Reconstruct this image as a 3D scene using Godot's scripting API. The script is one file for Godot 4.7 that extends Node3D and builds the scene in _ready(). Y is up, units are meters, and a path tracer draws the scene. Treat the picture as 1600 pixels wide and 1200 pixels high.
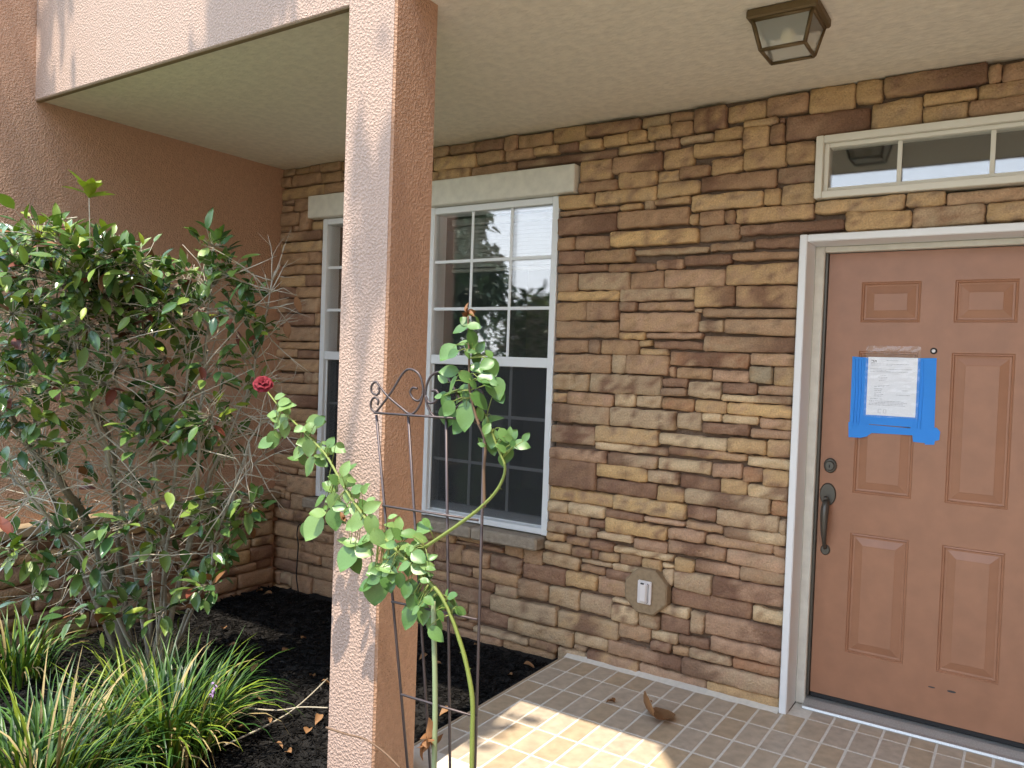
extends Node3D

const CAM := Vector3(0, 1.537, 0)
const FOCAL := 1235.5
const WALL := -3.656          # face of the stone wall
const CEIL := 2.797
var cx := Vector3(0.83502986, 0.03540056, -0.5490646)
var cy := Vector3(-0.04457086, 0.99900053, -0.0033745)
var cz := Vector3(0.54839637, 0.02729009, 0.8357731)
var rng := RandomNumberGenerator.new()
var noise := FastNoiseLite.new()
var M := {}
var T := {}
var taken := {}


# ---------- places ----------
func ray(u: float, v: float) -> Vector3:
	return (cx * (u - 800.0) + cy * (600.0 - v) - cz * FOCAL) / FOCAL

func at(u: float, v: float, depth: float) -> Vector3:
	return CAM + ray(u, v) * depth

func on_z(u: float, v: float, z: float) -> Vector3:
	var d := ray(u, v)
	return CAM + d * ((z - CAM.z) / d.z)

func on_y(u: float, v: float, y: float) -> Vector3:
	var d := ray(u, v)
	return CAM + d * ((y - CAM.y) / d.y)


# ---------- nodes ----------
func numbered(called: String) -> String:
	if not taken.has(called):
		taken[called] = 0
		return called
	taken[called] += 1
	return "%s_%03d" % [called, taken[called]]

func tag(o: Node, label: String, category: String, group := "") -> void:
	o.set_meta("label", label)
	o.set_meta("category", category)
	if group != "":
		o.set_meta("group", group)

func thing(called: String, label: String, category: String, where := Vector3.ZERO, group := "") -> Node3D:
	var o := Node3D.new()
	o.name = numbered(called)
	add_child(o)
	o.position = where
	tag(o, label, category, group)
	return o

func part(called: String, mesh: Mesh, mat: Material, parent: Node3D, where := Vector3.ZERO) -> MeshInstance3D:
	var o := MeshInstance3D.new()
	o.mesh = mesh
	o.material_override = mat
	o.name = numbered(called) if parent == self else called
	parent.add_child(o, true)
	o.position = where
	return o

func struct(called: String, mesh: Mesh, mat: Material, where := Vector3.ZERO) -> MeshInstance3D:
	var o := part(called, mesh, mat, self, where)
	o.set_meta("kind", "structure")
	return o


# ---------- shapes ----------
func begin(flat := true) -> SurfaceTool:
	var st := SurfaceTool.new()
	st.begin(Mesh.PRIMITIVE_TRIANGLES)
	st.set_smooth_group(-1 if flat else 0)
	return st

func done(st: SurfaceTool) -> ArrayMesh:
	st.generate_normals()
	return st.commit()

func tri(st: SurfaceTool, a: Vector3, b: Vector3, c: Vector3, out: Vector3) -> void:
	if (b - a).cross(c - a).dot(out) > 0:
		var k := b
		b = c
		c = k
	st.add_vertex(a); st.add_vertex(b); st.add_vertex(c)

func quad(st: SurfaceTool, a: Vector3, b: Vector3, c: Vector3, d: Vector3, out: Vector3) -> void:
	if (b - a).cross(c - a).dot(out) > 0 or (c - a).cross(d - a).dot(out) > 0:
		st.add_vertex(a); st.add_vertex(c); st.add_vertex(b)
		st.add_vertex(a); st.add_vertex(d); st.add_vertex(c)
	else:
		st.add_vertex(a); st.add_vertex(b); st.add_vertex(c)
		st.add_vertex(a); st.add_vertex(c); st.add_vertex(d)

func box(st: SurfaceTool, lo: Vector3, hi: Vector3, bevel := 0.0) -> void:
	var c := (lo + hi) / 2
	var h := (hi - lo) / 2
	var bv := minf(bevel, minf(h.x, minf(h.y, h.z)) * 0.9)
	for k in 3:
		var l := (k + 1) % 3
		var m := (k + 2) % 3
		for s in [-1.0, 1.0]:
			var p := []
			for q in [[-1.0, -1.0], [1.0, -1.0], [1.0, 1.0], [-1.0, 1.0]]:
				var v := Vector3()
				v[k] = s * h[k]
				v[l] = q[0] * (h[l] - bv)
				v[m] = q[1] * (h[m] - bv)
				p.append(c + v)
			var o := Vector3()
			o[k] = s
			quad(st, p[0], p[1], p[2], p[3], o)
			if bv > 0:
				for t in [-1.0, 1.0]:   # the edge between faces k and l
					var e := []
					for w in [-1.0, 1.0]:
						var a := Vector3(); var b := Vector3()
						a[k] = s * h[k]; a[l] = t * (h[l] - bv); a[m] = w * (h[m] - bv)
						b[k] = s * (h[k] - bv); b[l] = t * h[l]; b[m] = w * (h[m] - bv)
						e.append([c + a, c + b])
					var oo := Vector3()
					oo[k] = s; oo[l] = t
					quad(st, e[0][0], e[1][0], e[1][1], e[0][1], oo)
	if bv > 0:
		for sx in [-1.0, 1.0]:
			for sy in [-1.0, 1.0]:
				for sz in [-1.0, 1.0]:
					var g := Vector3(sx, sy, sz)
					tri(st, c + g * (h - Vector3(0, bv, bv)), c + g * (h - Vector3(bv, 0, bv)), c + g * (h - Vector3(bv, bv, 0)), g)

func box_mesh(size: Vector3, bevel := 0.0) -> ArrayMesh:
	var st := begin()
	box(st, -size / 2, size / 2, bevel)
	return done(st)

func box_part(called: String, lo: Vector3, hi: Vector3, bevel: float, mat: Material, parent: Node3D) -> MeshInstance3D:
	return part(called, box_mesh(hi - lo, bevel), mat, parent, (lo + hi) / 2 - (parent.position if parent != self else Vector3.ZERO))

func tube(st: SurfaceTool, pts: Array, radii: Array, sides := 8) -> void:
	var rings := []
	var side := Vector3.ZERO
	for i in pts.size():
		var dir: Vector3 = (pts[mini(i + 1, pts.size() - 1)] - pts[maxi(i - 1, 0)]).normalized()
		if i == 0:
			side = dir.cross(Vector3.UP if absf(dir.y) < 0.9 else Vector3.RIGHT).normalized()
		else:
			side = (side - dir * side.dot(dir)).normalized()
		var up := dir.cross(side)
		var r: float = radii[mini(i, radii.size() - 1)]
		var ring := []
		for k in sides:
			var a := TAU * k / sides
			ring.append(pts[i] + (side * cos(a) + up * sin(a)) * r)
		rings.append(ring)
	for i in rings.size() - 1:
		for k in sides:
			var j := (k + 1) % sides
			var mid: Vector3 = (rings[i][k] + rings[i][j]) / 2 - pts[i]
			quad(st, rings[i][k], rings[i][j], rings[i + 1][j], rings[i + 1][k], mid)
	for e in [0, rings.size() - 1]:
		var out: Vector3 = pts[0] - pts[1] if e == 0 else pts[-1] - pts[-2]
		for k in range(1, sides - 1):
			tri(st, rings[e][0], rings[e][k], rings[e][k + 1], out)

func tube_mesh(pts: Array, radii: Array, sides := 8) -> ArrayMesh:
	var st := begin(false)
	tube(st, pts, radii, sides)
	return done(st)

func curve(pts: Array, steps := 5) -> Array:   # Catmull-Rom through the points
	var out := []
	for i in pts.size() - 1:
		var p0: Vector3 = pts[maxi(i - 1, 0)]
		var p1: Vector3 = pts[i]
		var p2: Vector3 = pts[i + 1]
		var p3: Vector3 = pts[mini(i + 2, pts.size() - 1)]
		for k in steps:
			out.append(p1.cubic_interpolate(p2, p0, p3, float(k) / steps))
	out.append(pts[-1])
	return out

func disc(st: SurfaceTool, c: Vector3, r: float, z0: float, z1: float, n := 20, sx := 1.0, sy := 1.0, bevel := 0.0) -> void:   # a coin facing +z
	for k in n:
		var a := TAU * k / n
		var b := TAU * (k + 1) / n
		var p := Vector3(cos(a) * sx, sin(a) * sy, 0) * r
		var q := Vector3(cos(b) * sx, sin(b) * sy, 0) * r
		var f := 1.0 - bevel / r
		var zf := Vector3(0, 0, z1)
		var zs := Vector3(0, 0, z1 - bevel)
		tri(st, c + zf, c + p * f + zf, c + q * f + zf, Vector3(0, 0, 1))
		quad(st, c + p * f + zf, c + q * f + zf, c + q + zs, c + p + zs, p + Vector3(0, 0, r))
		quad(st, c + p + zs, c + q + zs, c + q + Vector3(0, 0, z0), c + p + Vector3(0, 0, z0), p)


# ---------- textures and materials ----------
func lin(r: float, g: float, b: float, a := 1.0) -> Color:
	var c := Color(r, g, b).linear_to_srgb()
	c.a = a
	return c

func grey_noise(seed_: int, freq: float, octaves: int, lo: float, hi: float, size := 512, power := 1.0, colour := false) -> ImageTexture:
	var n := FastNoiseLite.new()
	n.seed = seed_
	n.noise_type = FastNoiseLite.TYPE_SIMPLEX_SMOOTH
	n.frequency = freq
	n.fractal_octaves = octaves
	var im := n.get_seamless_image(size, size, false, false, 0.12, true)
	im.convert(Image.FORMAT_L8)
	var data := im.get_data()
	for i in data.size():
		var v := clampf(lo + (hi - lo) * pow(data[i] / 255.0, power), 0.0, 1.0)
		data[i] = int(255.0 * (pow(v, 1.0 / 2.2) if colour else v))
	return ImageTexture.create_from_image(Image.create_from_data(size, size, false, Image.FORMAT_L8, data))

func mat(called: String, c: Color, rough := 0.8, o := {}) -> StandardMaterial3D:
	var m := StandardMaterial3D.new()
	m.resource_name = called
	m.albedo_color = c
	m.roughness = rough
	m.cull_mode = BaseMaterial3D.CULL_DISABLED
	if o.has("metal"): m.metallic = o.metal
	if o.has("spec"): m.metallic_specular = o.spec
	if o.has("tex"):
		m.albedo_texture = o.tex
	if o.has("bump"):
		m.heightmap_enabled = true
		m.heightmap_texture = o.bump
		m.heightmap_scale = o.get("depth", 0.2)
	if o.has("tex") or o.has("bump"):
		m.uv1_triplanar = o.get("tri", true)
		m.uv1_world_triplanar = o.get("world", true)
		m.uv1_scale = Vector3.ONE * o.get("scale", 1.0)
	if o.has("vc"): m.vertex_color_use_as_albedo = true
	if o.has("back"):
		m.backlight_enabled = true
		m.backlight = o.back
	if o.has("coat"):
		m.clearcoat_enabled = true
		m.clearcoat = o.coat
		m.clearcoat_roughness = o.get("coat_rough", 0.1)
	M[called] = m
	return m

func glass(called: String, alpha := 0.03, c := Color(1, 1, 1)) -> StandardMaterial3D:
	var m := mat(called, Color(c.r, c.g, c.b, alpha), 0.02)
	m.transparency = BaseMaterial3D.TRANSPARENCY_ALPHA
	m.metallic_specular = 0.5
	return m

# stones of the front wall: left, bottom, width, height in millimetres, then tone and stain
const STONES := [
-2424,2607,609,40,17,-1517,2666,104,64,10,-1562,2518,153,86,0,-1470,2461,146,49,15,-1582,2375,212,65,0,-1593,2336,181,29,0,-1535,2737,121,44,10,-878,2686,188,106,0,
-974,2582,347,97,18,-1002,2390,160,71,15,-1160,2162,452,48,18,-1219,1938,325,88,0,-1484,1551,385,65,37,-1793,1237,348,84,29,-1522,1159,338,57,30,-1083,1095,189,46,30,
-1524,1036,266,54,30,-1251,1030,141,63,20,-1517,1335,162,51,35,-1570,968,157,61,29,-1855,886,331,70,19,-1517,884,137,68,0,-1757,807,385,70,5,-1452,707,182,48,20,
-1453,638,284,53,22,-2289,353,265,84,15,-1829,362,169,77,20,-1162,628,268,65,20,-1577,-37,340,89,20,-2310,254,188,90,10,-2495,136,429,92,25,-1758,64,397,63,23,
-2373,43,410,71,25,-2196,2713,196,75,0,-1993,2725,300,57,15,-1686,2731,144,49,25,-2153,2663,117,38,15,-2029,2655,129,49,0,-1893,2664,136,53,0,-1750,2663,97,54,0,
-1645,2664,121,60,0,-1808,2609,194,47,0,-1607,2613,123,44,10,-2025,2494,184,104,0,-1834,2516,265,84,13,-2026,2439,224,47,10,-1795,2443,203,66,0,-1585,2451,108,50,0,
-2142,2359,209,67,0,-1926,2372,337,60,0,-1655,2323,55,41,25,-1782,2325,120,29,0,-2142,2322,353,26,10,-2139,2221,342,87,18,-1790,2236,376,79,10,-2142,2143,99,69,10,
-2036,2141,198,69,10,-1831,2142,464,72,5,-2134,2066,154,68,15,-1973,2066,274,59,10,-1692,2092,379,29,25,-2142,2027,298,29,15,-1837,2020,258,34,15,-1572,2021,137,46,22,
-1428,2033,230,46,15,-2141,1928,123,90,10,-2011,1930,292,82,25,-1712,1930,177,81,10,-1528,1935,302,79,20,-2141,1871,370,50,5,-1764,1869,387,54,25,-1406,2677,152,102,17,
-1247,2698,177,77,0,-1063,2695,178,86,10,-1166,2660,154,28,0,-1005,2660,23,27,15,-1306,2616,133,54,0,-1164,2567,115,86,0,-1042,2568,61,85,15,-1477,2624,164,32,25,
-1402,2546,231,63,0,-1158,2468,187,91,0,-964,2475,122,93,0,-1317,2466,152,72,0,-1363,2386,354,67,11,-1403,2293,337,72,0,-1059,2299,70,68,0,-982,2293,140,89,0,
-1407,2233,41,43,0,-1359,2225,118,61,10,-1234,2226,44,58,15,-1183,2227,343,58,0,-1360,2151,193,67,10,-1306,2096,206,40,10,-1093,2100,199,45,15,-1191,2049,297,32,10,
-2143,1772,189,90,10,-1947,1772,173,89,10,-1767,1818,93,43,15,-1667,1819,290,43,20,-2141,1682,370,83,10,-1764,1716,415,87,20,-1756,1675,140,30,5,-1609,1683,284,23,20,
-2142,1603,207,58,10,-1928,1600,62,67,15,-1859,1600,207,68,10,-1645,1641,64,25,0,-1574,1633,250,34,15,-1644,1600,147,26,0,-2142,1500,335,92,10,-1800,1501,80,91,25,
-1713,1501,222,91,20,-1484,1498,30,44,10,-2140,1401,213,84,25,-1920,1402,391,91,29,-1522,1445,129,38,15,-1522,1401,130,35,15,-1370,1834,191,92,3,-1171,1831,277,99,12,
-1324,1786,430,37,10,-1342,1718,117,50,27,-1218,1705,324,73,10,-1317,1623,423,74,13,-1090,1564,196,52,20,-1369,1810,38,15,25,-1447,1490,172,46,10,-1268,1484,171,52,20,
-1090,1482,100,72,40,-983,1477,89,79,0,-1385,1401,162,76,29,-1215,1431,158,44,15,-1050,1430,156,39,20,-1216,1393,322,30,33,-1348,1334,156,52,0,-1185,1331,291,49,5,
-1307,1289,92,37,30,-1208,1288,165,36,30,-1036,1277,142,47,20,-1305,1235,224,46,15,-1074,1230,180,38,20,-1438,1244,124,76,25,-1177,1155,177,68,0,-993,1150,99,72,0,
-1470,1112,380,36,21,-2142,1334,85,53,0,-2050,1329,266,59,20,-1777,1334,114,58,30,-1656,1336,132,56,25,-2142,1234,342,88,26,-2142,1116,262,96,17,-1873,1150,344,77,0,
-1873,1103,396,40,33,-2141,1039,339,53,24,-1795,1037,264,58,26,-2142,884,278,146,15,-1857,965,280,65,5,-2142,813,378,63,5,-2142,751,121,53,30,-2014,750,208,56,30,
-1799,763,210,37,15,-1582,770,210,23,20,-2142,695,239,48,10,-1896,695,94,41,15,-1795,688,332,68,5,-2142,643,169,44,25,-1966,638,119,47,25,-1840,648,194,33,30,
-1639,628,179,45,20,-2142,593,108,37,0,-2027,587,138,39,15,-2156,537,164,43,25,-1882,586,130,44,15,-1745,590,321,31,30,-1985,531,109,44,15,-1869,533,35,46,15,
-1827,537,114,37,0,-1706,538,112,45,15,-1587,511,100,71,0,-1480,554,58,22,30,-2162,459,219,56,25,-1934,501,178,22,25,-1936,458,143,34,10,-1749,498,155,31,30,
-1786,447,156,43,15,-2017,370,181,70,0,-1406,960,194,60,16,-1205,958,124,60,0,-1103,1025,91,63,35,-1005,1021,111,66,0,-1074,959,180,55,33,-1373,890,400,61,27,
-966,879,72,72,35,-1365,812,142,67,16,-1216,811,285,61,25,-924,807,30,63,25,-1365,766,182,34,20,-1176,754,282,46,31,-1263,703,310,44,20,-946,700,52,46,10,
-1415,555,94,58,0,-1314,565,213,52,21,-1094,566,200,55,10,-1413,466,184,82,25,-1222,466,328,92,16,-1427,380,389,79,15,-1031,383,137,67,30,-1479,467,59,79,25,
-1503,332,172,41,30,-1475,248,146,75,15,-1322,269,64,99,25,-1251,275,357,97,23,-1523,191,136,43,30,-1380,199,153,41,15,-1523,142,105,39,15,-1411,144,84,38,10,
-1320,148,202,43,25,-1220,198,326,68,20,-1111,146,217,41,35,-1354,61,460,75,26,-1230,-28,336,81,0,-1740,334,149,20,30,-1740,240,144,86,30,-1589,243,107,69,25,
-1699,162,169,71,10,-2115,250,178,93,25,-1930,252,183,87,25,-2059,140,353,85,27,-1956,68,191,61,25,-1874,-13,290,59,21,-2049,-48,168,79,25,-1956,38,75,23,25,
-2757,475,171,15,15,-2579,468,151,26,15,-2421,460,123,62,10,-2290,446,121,75,10,-2910,359,204,108,15,-2699,372,186,74,10,-2506,370,209,82,15,-2909,299,275,52,15,
-2627,299,310,62,10,-2931,242,459,49,13,-2465,235,148,55,25,-2956,147,454,88,15,-2772,78,114,61,10,-2651,42,63,98,10,-2581,49,201,78,16,-2754,0,146,34,10,
-2601,-8,366,32,25,-2729,-89,317,72,10,-4340,2749,118,44,10,-4213,2749,132,44,10,-4074,2749,102,44,15,-3963,2741,175,52,10,-3779,2732,199,61,10,-4340,2673,92,68,10,
-4241,2674,271,68,10,-3962,2670,176,64,10,-3778,2666,240,59,10,-4340,2594,422,68,0,-3911,2590,201,69,10,-4338,2552,116,34,15,-4213,2503,173,84,10,-4334,2506,114,39,10,
-4340,2414,189,82,10,-4142,2370,88,125,10,-4047,2370,103,56,0,-4340,2369,109,38,15,-4224,2371,75,35,10,-4340,2301,396,61,13,-4340,2228,396,66,0,-4340,2146,280,74,10,
-4053,2144,109,77,10,-4340,2079,161,59,10,-4172,2075,228,62,10,-4340,1997,248,71,0,-4085,1996,141,72,15,-4340,1920,162,68,15,-4171,1919,227,70,10,-4340,1824,393,88,12,
-4340,1733,342,84,15,-3991,1733,47,83,10,-4340,1628,396,97,10,-4340,1576,396,44,10,-4340,1518,205,50,10,-4128,1517,184,51,15,-4340,1426,396,84,10,-4340,1353,270,53,10,
-4063,1352,119,65,25,-4340,1275,396,68,10,-4340,1182,395,84,18,-4340,1086,396,89,10,-4340,1022,395,57,10,-4340,967,396,48,10,-4340,863,229,95,15,-4104,863,160,96,10,
-4340,779,396,76,10,-4340,631,131,89,10,-4200,607,256,114,10,-4340,555,111,69,10,-4340,495,169,52,15,-4340,411,206,75,10,-4127,418,183,73,15,-4340,295,274,93,10,
-4059,315,313,64,10,-4340,219,271,67,10,-4062,217,114,71,10,-3941,222,223,84,10,-4340,138,165,73,10,-4168,153,301,57,10,-3860,144,140,71,10,-4340,61,255,69,15,
-4078,64,97,81,10,-3974,64,223,71,10,-4340,-38,93,74,10,-4240,-29,104,65,25,-4129,-82,180,134,10,-3942,-47,221,104,10,-3035,2727,125,66,10,-2903,2736,182,55,10,
-2714,2727,198,61,15,-2506,2716,81,76,10,-2418,2715,215,66,10,-3002,2654,303,64,0,-2692,2659,179,61,10,-2500,2654,180,54,10,-2313,2663,153,43,0,-2970,2590,229,57,0,
-2734,2592,303,55,10,-683,2702,103,90,0,-573,2713,372,79,18,-194,2712,40,60,10,-147,2712,200,68,10,-620,2583,191,112,0,-422,2656,189,46,0,-226,2649,240,56,0,
-420,2584,157,65,0,-256,2582,273,60,10,-833,2240,358,53,0,-468,2240,140,54,0,-321,2239,313,49,10,-701,2157,254,75,0,-440,2156,257,75,25,-176,2161,172,71,0,
-4340,-87,190,42,0,-3942,-89,264,34,10,-3670,-89,232,113,10,-3430,-89,192,89,15,-3230,-89,338,106,15,-2884,-89,146,81,10,-2404,-87,330,72,10,-2058,-87,170,32,10,
-1882,-87,370,32,15,-1506,-87,150,42,10,-1350,-87,230,42,10,-1114,-87,220,52,25,-3714,-47,36,54,15,-1874,-47,270,27,25,-2228,-7,172,42,15,-2882,-1,112,64,15,
-3430,7,192,106,10,-3714,15,36,96,15,-3230,25,266,94,10,-2956,25,66,114,10,-3670,31,140,111,10,-3522,31,84,71,15,-2762,41,102,29,10,-2882,71,102,69,10,
-3522,109,84,101,15,-3712,119,34,91,10,-3424,121,164,111,15,-3252,127,246,59,10,-2998,127,34,114,15,-3670,149,140,116,10,-3250,193,210,72,10,-3710,217,30,79,25,
-3520,217,88,57,25,-3422,239,164,81,10,-3032,249,94,87,10,-3672,273,144,54,10,-3250,273,210,72,15,-3520,281,90,89,0,-3710,303,30,81,10,-1580,321,70,57,10,
-3422,327,164,98,10,-3672,335,144,91,25,-3030,343,112,114,10,-3250,353,212,72,0,-1652,361,64,71,10,-3520,377,90,79,10,-4050,385,180,27,10,-3854,385,130,102,0,
-1580,385,146,57,15,-3716,391,36,71,10,-3930,425,70,67,15,-3672,433,144,87,25,-3418,433,168,87,10,-3242,433,204,87,10,-1622,439,32,51,0,-1582,449,96,54,10,
-3520,463,94,58,10,-3030,465,108,56,10,-3710,469,30,51,15,-2914,473,150,47,0,-4160,497,140,102,10,-4014,497,70,22,25,-3852,495,134,26,10,-2756,497,168,24,10,
-4220,553,50,47,10,-4340,729,230,42,10,-4104,729,160,42,25,10,2161,350,57,0,366,2161,350,87,10,10,2225,170,67,25,186,2225,170,67,25,370,2257,240,37,10,
616,2257,130,37,15,30,2585,280,62,15,316,2585,150,107,10,472,2585,200,72,10,678,2585,70,87,0,-3702,2589,190,68,0,-3504,2593,190,82,0,-3306,2589,162,61,25,
-3136,2589,158,58,0,-3300,2657,234,97,0,-3058,2655,48,64,10,22,2655,280,49,0,480,2665,190,102,10,-3530,2681,220,62,10,676,2681,70,82,15,310,2699,162,93,10,
60,2713,240,52,15,-3572,2733,32,58,10,-3532,2751,224,41,25,-3300,2761,190,32,15,-3094,2761,50,32,10,680,2769,70,22,15]

func origin_of(n: Node) -> Vector3:
	var p := Vector3.ZERO
	while n != self:
		p += n.position
		n = n.get_parent()
	return p

func slab(called: String, lo: Vector3, hi: Vector3, bevel: float, m: Material, parent: Node) -> MeshInstance3D:   # a bevelled box given in the world
	return part(called, box_mesh(hi - lo, bevel), m, parent, (lo + hi) / 2 - origin_of(parent))

func rod(called: String, pts: Array, radii: Array, m: Material, parent: Node, sides := 8) -> MeshInstance3D:   # a tube given in the world
	var o: Vector3 = pts[0]
	var q := []
	for p in pts:
		q.append(p - o)
	return part(called, tube_mesh(q, radii, sides), m, parent, o - origin_of(parent))

func make_materials() -> void:
	T.stucco = grey_noise(3, 0.032, 3, 0.0, 1.0, 512, 1.6)
	T.chalk = grey_noise(3, 0.032, 3, 0.74, 1.0, 512, 1.6, true)
	T.stucco_tone = grey_noise(5, 0.012, 5, 0.84, 1.0, 512, 1.0, true)
	T.trowel = trowel_texture()
	T.grain = grey_noise(7, 0.06, 4, 0.62, 1.0, 512, 1.0, true)
	T.rock = grey_noise(9, 0.035, 5, 0.0, 1.0, 512)
	T.fine = grey_noise(11, 0.12, 3, 0.0, 1.0, 256)
	T.cloudy = grey_noise(13, 0.010, 5, 0.68, 1.0, 512, 1.0, true)
	T.leaf = grey_noise(17, 0.05, 3, 0.75, 1.0, 256, 1.0, true)
	mat("pink_stucco", lin(0.57, 0.335, 0.212), 0.62, {"tex": T.stucco_tone, "bump": T.stucco, "depth": 0.42, "scale": 4.6})
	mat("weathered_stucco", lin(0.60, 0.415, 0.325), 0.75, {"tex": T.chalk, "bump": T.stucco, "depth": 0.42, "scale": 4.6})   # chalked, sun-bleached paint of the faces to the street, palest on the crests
	mat("ceiling_stucco", lin(0.84, 0.75, 0.60), 0.9, {"tex": T.stucco_tone, "bump": T.trowel, "depth": 0.10, "scale": 2.6})
	mat("stone", Color(1, 1, 1), 0.88, {"tex": T.grain, "bump": T.rock, "depth": 0.5, "scale": 3.1, "vc": true})
	mat("mortar", lin(0.17, 0.115, 0.078), 0.95, {"bump": T.rock, "depth": 0.4, "scale": 4.0})
	mat("white_trim", lin(0.82, 0.82, 0.81), 0.45)
	mat("cream_trim", lin(0.80, 0.77, 0.67), 0.6, {"tex": T.stucco_tone, "bump": T.fine, "depth": 0.04, "scale": 2.0})
	mat("window_white", lin(0.80, 0.82, 0.82), 0.42)
	mat("almond", lin(0.72, 0.68, 0.57), 0.45)
	mat("door_paint", lin(0.385, 0.182, 0.100), 0.42, {"tex": T.stucco_tone, "bump": T.fine, "depth": 0.012, "scale": 1.3})
	mat("bronze", lin(0.14, 0.128, 0.11), 0.42, {"metal": 0.75, "tex": T.grain, "scale": 12.0})
	mat("lamp_metal", lin(0.19, 0.125, 0.055), 0.55, {"metal": 0.45, "tex": T.grain, "bump": T.fine, "depth": 0.06, "scale": 9.0})
	mat("aluminium", lin(0.62, 0.62, 0.60), 0.42, {"metal": 0.7, "tex": T.grain, "scale": 5.0})
	mat("rubber", lin(0.015, 0.015, 0.016), 0.7)
	mat("wire", lin(0.11, 0.085, 0.085), 0.45, {"metal": 0.5, "tex": T.grain, "scale": 15.0})
	mat("grout", lin(0.80, 0.74, 0.64), 0.95, {"tex": T.stucco_tone, "scale": 5.0})
	for i in 5:
		var f: float = [1.0, 0.93, 1.06, 0.97, 1.02][i]
		var w: float = [0.0, 0.02, -0.015, 0.03, -0.02][i]
		mat("tile_%d" % i, lin((0.59 + w) * f, 0.465 * f, (0.335 - w) * f), 0.42, {"tex": T.cloudy, "bump": T.fine, "depth": 0.02, "scale": 2.3 + 0.2 * i})
	mat("soil", lin(0.018, 0.015, 0.013), 1.0, {"bump": T.rock, "depth": 2.5, "scale": 5.0})
	mat("mulch", lin(0.9, 0.9, 0.9), 1.0, {"vc": true, "spec": 0.2})
	mat("lawn", lin(0.075, 0.12, 0.03), 1.0, {"tex": T.cloudy, "scale": 0.4})
	mat("concrete", lin(0.48, 0.46, 0.42), 0.9, {"tex": T.cloudy, "scale": 0.5})
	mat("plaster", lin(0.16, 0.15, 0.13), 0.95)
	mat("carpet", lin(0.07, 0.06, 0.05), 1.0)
	mat("blind", lin(0.30, 0.29, 0.25), 0.6)
	mat("screen_mesh", lin(0.05, 0.055, 0.06), 0.8)
	mat("paper", Color(1, 1, 1), 0.7)
	mat("blue_tape", lin(0.028, 0.27, 0.82), 0.62, {"bump": T.fine, "depth": 0.05, "scale": 18.0})
	mat("white_plastic", lin(0.78, 0.74, 0.72), 0.4)
	mat("plate", lin(0.36, 0.26, 0.155), 0.8, {"tex": T.cloudy, "bump": T.fine, "depth": 0.08, "scale": 6.0})
	mat("black_cable", lin(0.012, 0.012, 0.012), 0.5)
	glass("window_glass", 0.004, Color(0.9, 1.0, 0.97))
	glass("sleeve", 0.05)
	mat("frosted", lin(0.70, 0.70, 0.62, 0.38), 0.5, {"bump": T.fine, "depth": 0.2, "scale": 14.0})
	M.frosted.transparency = BaseMaterial3D.TRANSPARENCY_ALPHA
	mat("bulb_glass", lin(0.80, 0.66, 0.40), 0.3)
	mat("roofing", lin(0.12, 0.09, 0.08), 0.9)
	mat("bark", lin(0.26, 0.23, 0.17), 0.95, {"tex": T.grain, "bump": T.rock, "depth": 0.5, "scale": 6.0})
	mat("pale_bark", lin(0.50, 0.46, 0.37), 0.95, {"tex": T.grain, "bump": T.rock, "depth": 0.2, "scale": 8.0})
	mat("twig", lin(0.60, 0.54, 0.42), 0.9, {"tex": T.grain, "scale": 9.0})
	mat("cane", lin(0.22, 0.27, 0.055), 0.55, {"tex": T.leaf, "scale": 12.0})
	mat("dry_cane", lin(0.20, 0.12, 0.07), 0.8, {"tex": T.grain, "scale": 12.0})
	mat("stake", lin(0.27, 0.33, 0.17), 0.6)
	leaf_material("leaf_dark", 0.068, 0.145, 0.048, 0.2)
	leaf_material("leaf_mid", 0.125, 0.215, 0.060, 0.22)
	leaf_material("leaf_light", 0.21, 0.31, 0.06, 0.4)
	leaf_material("leaf_yellow", 0.27, 0.34, 0.03, 0.45)
	leaf_material("leaf_red", 0.20, 0.055, 0.03, 0.45)
	leaf_material("leaf_brown", 0.26, 0.115, 0.04, 0.7)
	leaf_material("dead_leaf", 0.30, 0.155, 0.065, 0.65)
	leaf_material("rose_leaf", 0.13, 0.25, 0.065, 0.38)
	leaf_material("rose_leaf_pale", 0.21, 0.34, 0.10, 0.4)
	leaf_material("rose_leaf_deep", 0.085, 0.185, 0.045, 0.36)
	leaf_material("blade_dark", 0.03, 0.085, 0.018, 0.4)
	leaf_material("blade_mid", 0.075, 0.165, 0.022, 0.4)
	leaf_material("blade_light", 0.24, 0.32, 0.03, 0.45)
	leaf_material("blade_dry", 0.42, 0.32, 0.14, 0.7)
	mat("tree_leaf", lin(0.03, 0.06, 0.018), 0.5)
	mat("hedge_leaf", lin(0.03, 0.07, 0.016), 0.5)
	leaf_material("petal_red", 0.20, 0.003, 0.014, 0.8)
	leaf_material("petal_lilac", 0.45, 0.30, 0.55, 0.7)

func leaf_material(called: String, r: float, g: float, b: float, rough: float) -> void:
	mat(called, lin(r, g, b), rough, {"back": Color(0.45, 0.5, 0.12) if g > r else Color(0.3, 0.22, 0.15), "tex": T.leaf, "scale": 14.0})

func trowel_texture() -> ImageTexture:   # skip-trowel plaster: flat smears with broken edges, drawn out along x
	var n := FastNoiseLite.new()
	n.seed = 21
	n.frequency = 0.02
	n.fractal_octaves = 4
	var im := Image.create(512, 512, false, Image.FORMAT_L8)
	var s := n.get_seamless_image(256, 512, false, false, 0.12, true)
	for y in 512:
		for x in 512:
			var v := s.get_pixel(x / 2, y).r
			im.set_pixel(x, y, Color.WHITE * smoothstep(0.35, 0.62, v))
	return ImageTexture.create_from_image(im)


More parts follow.
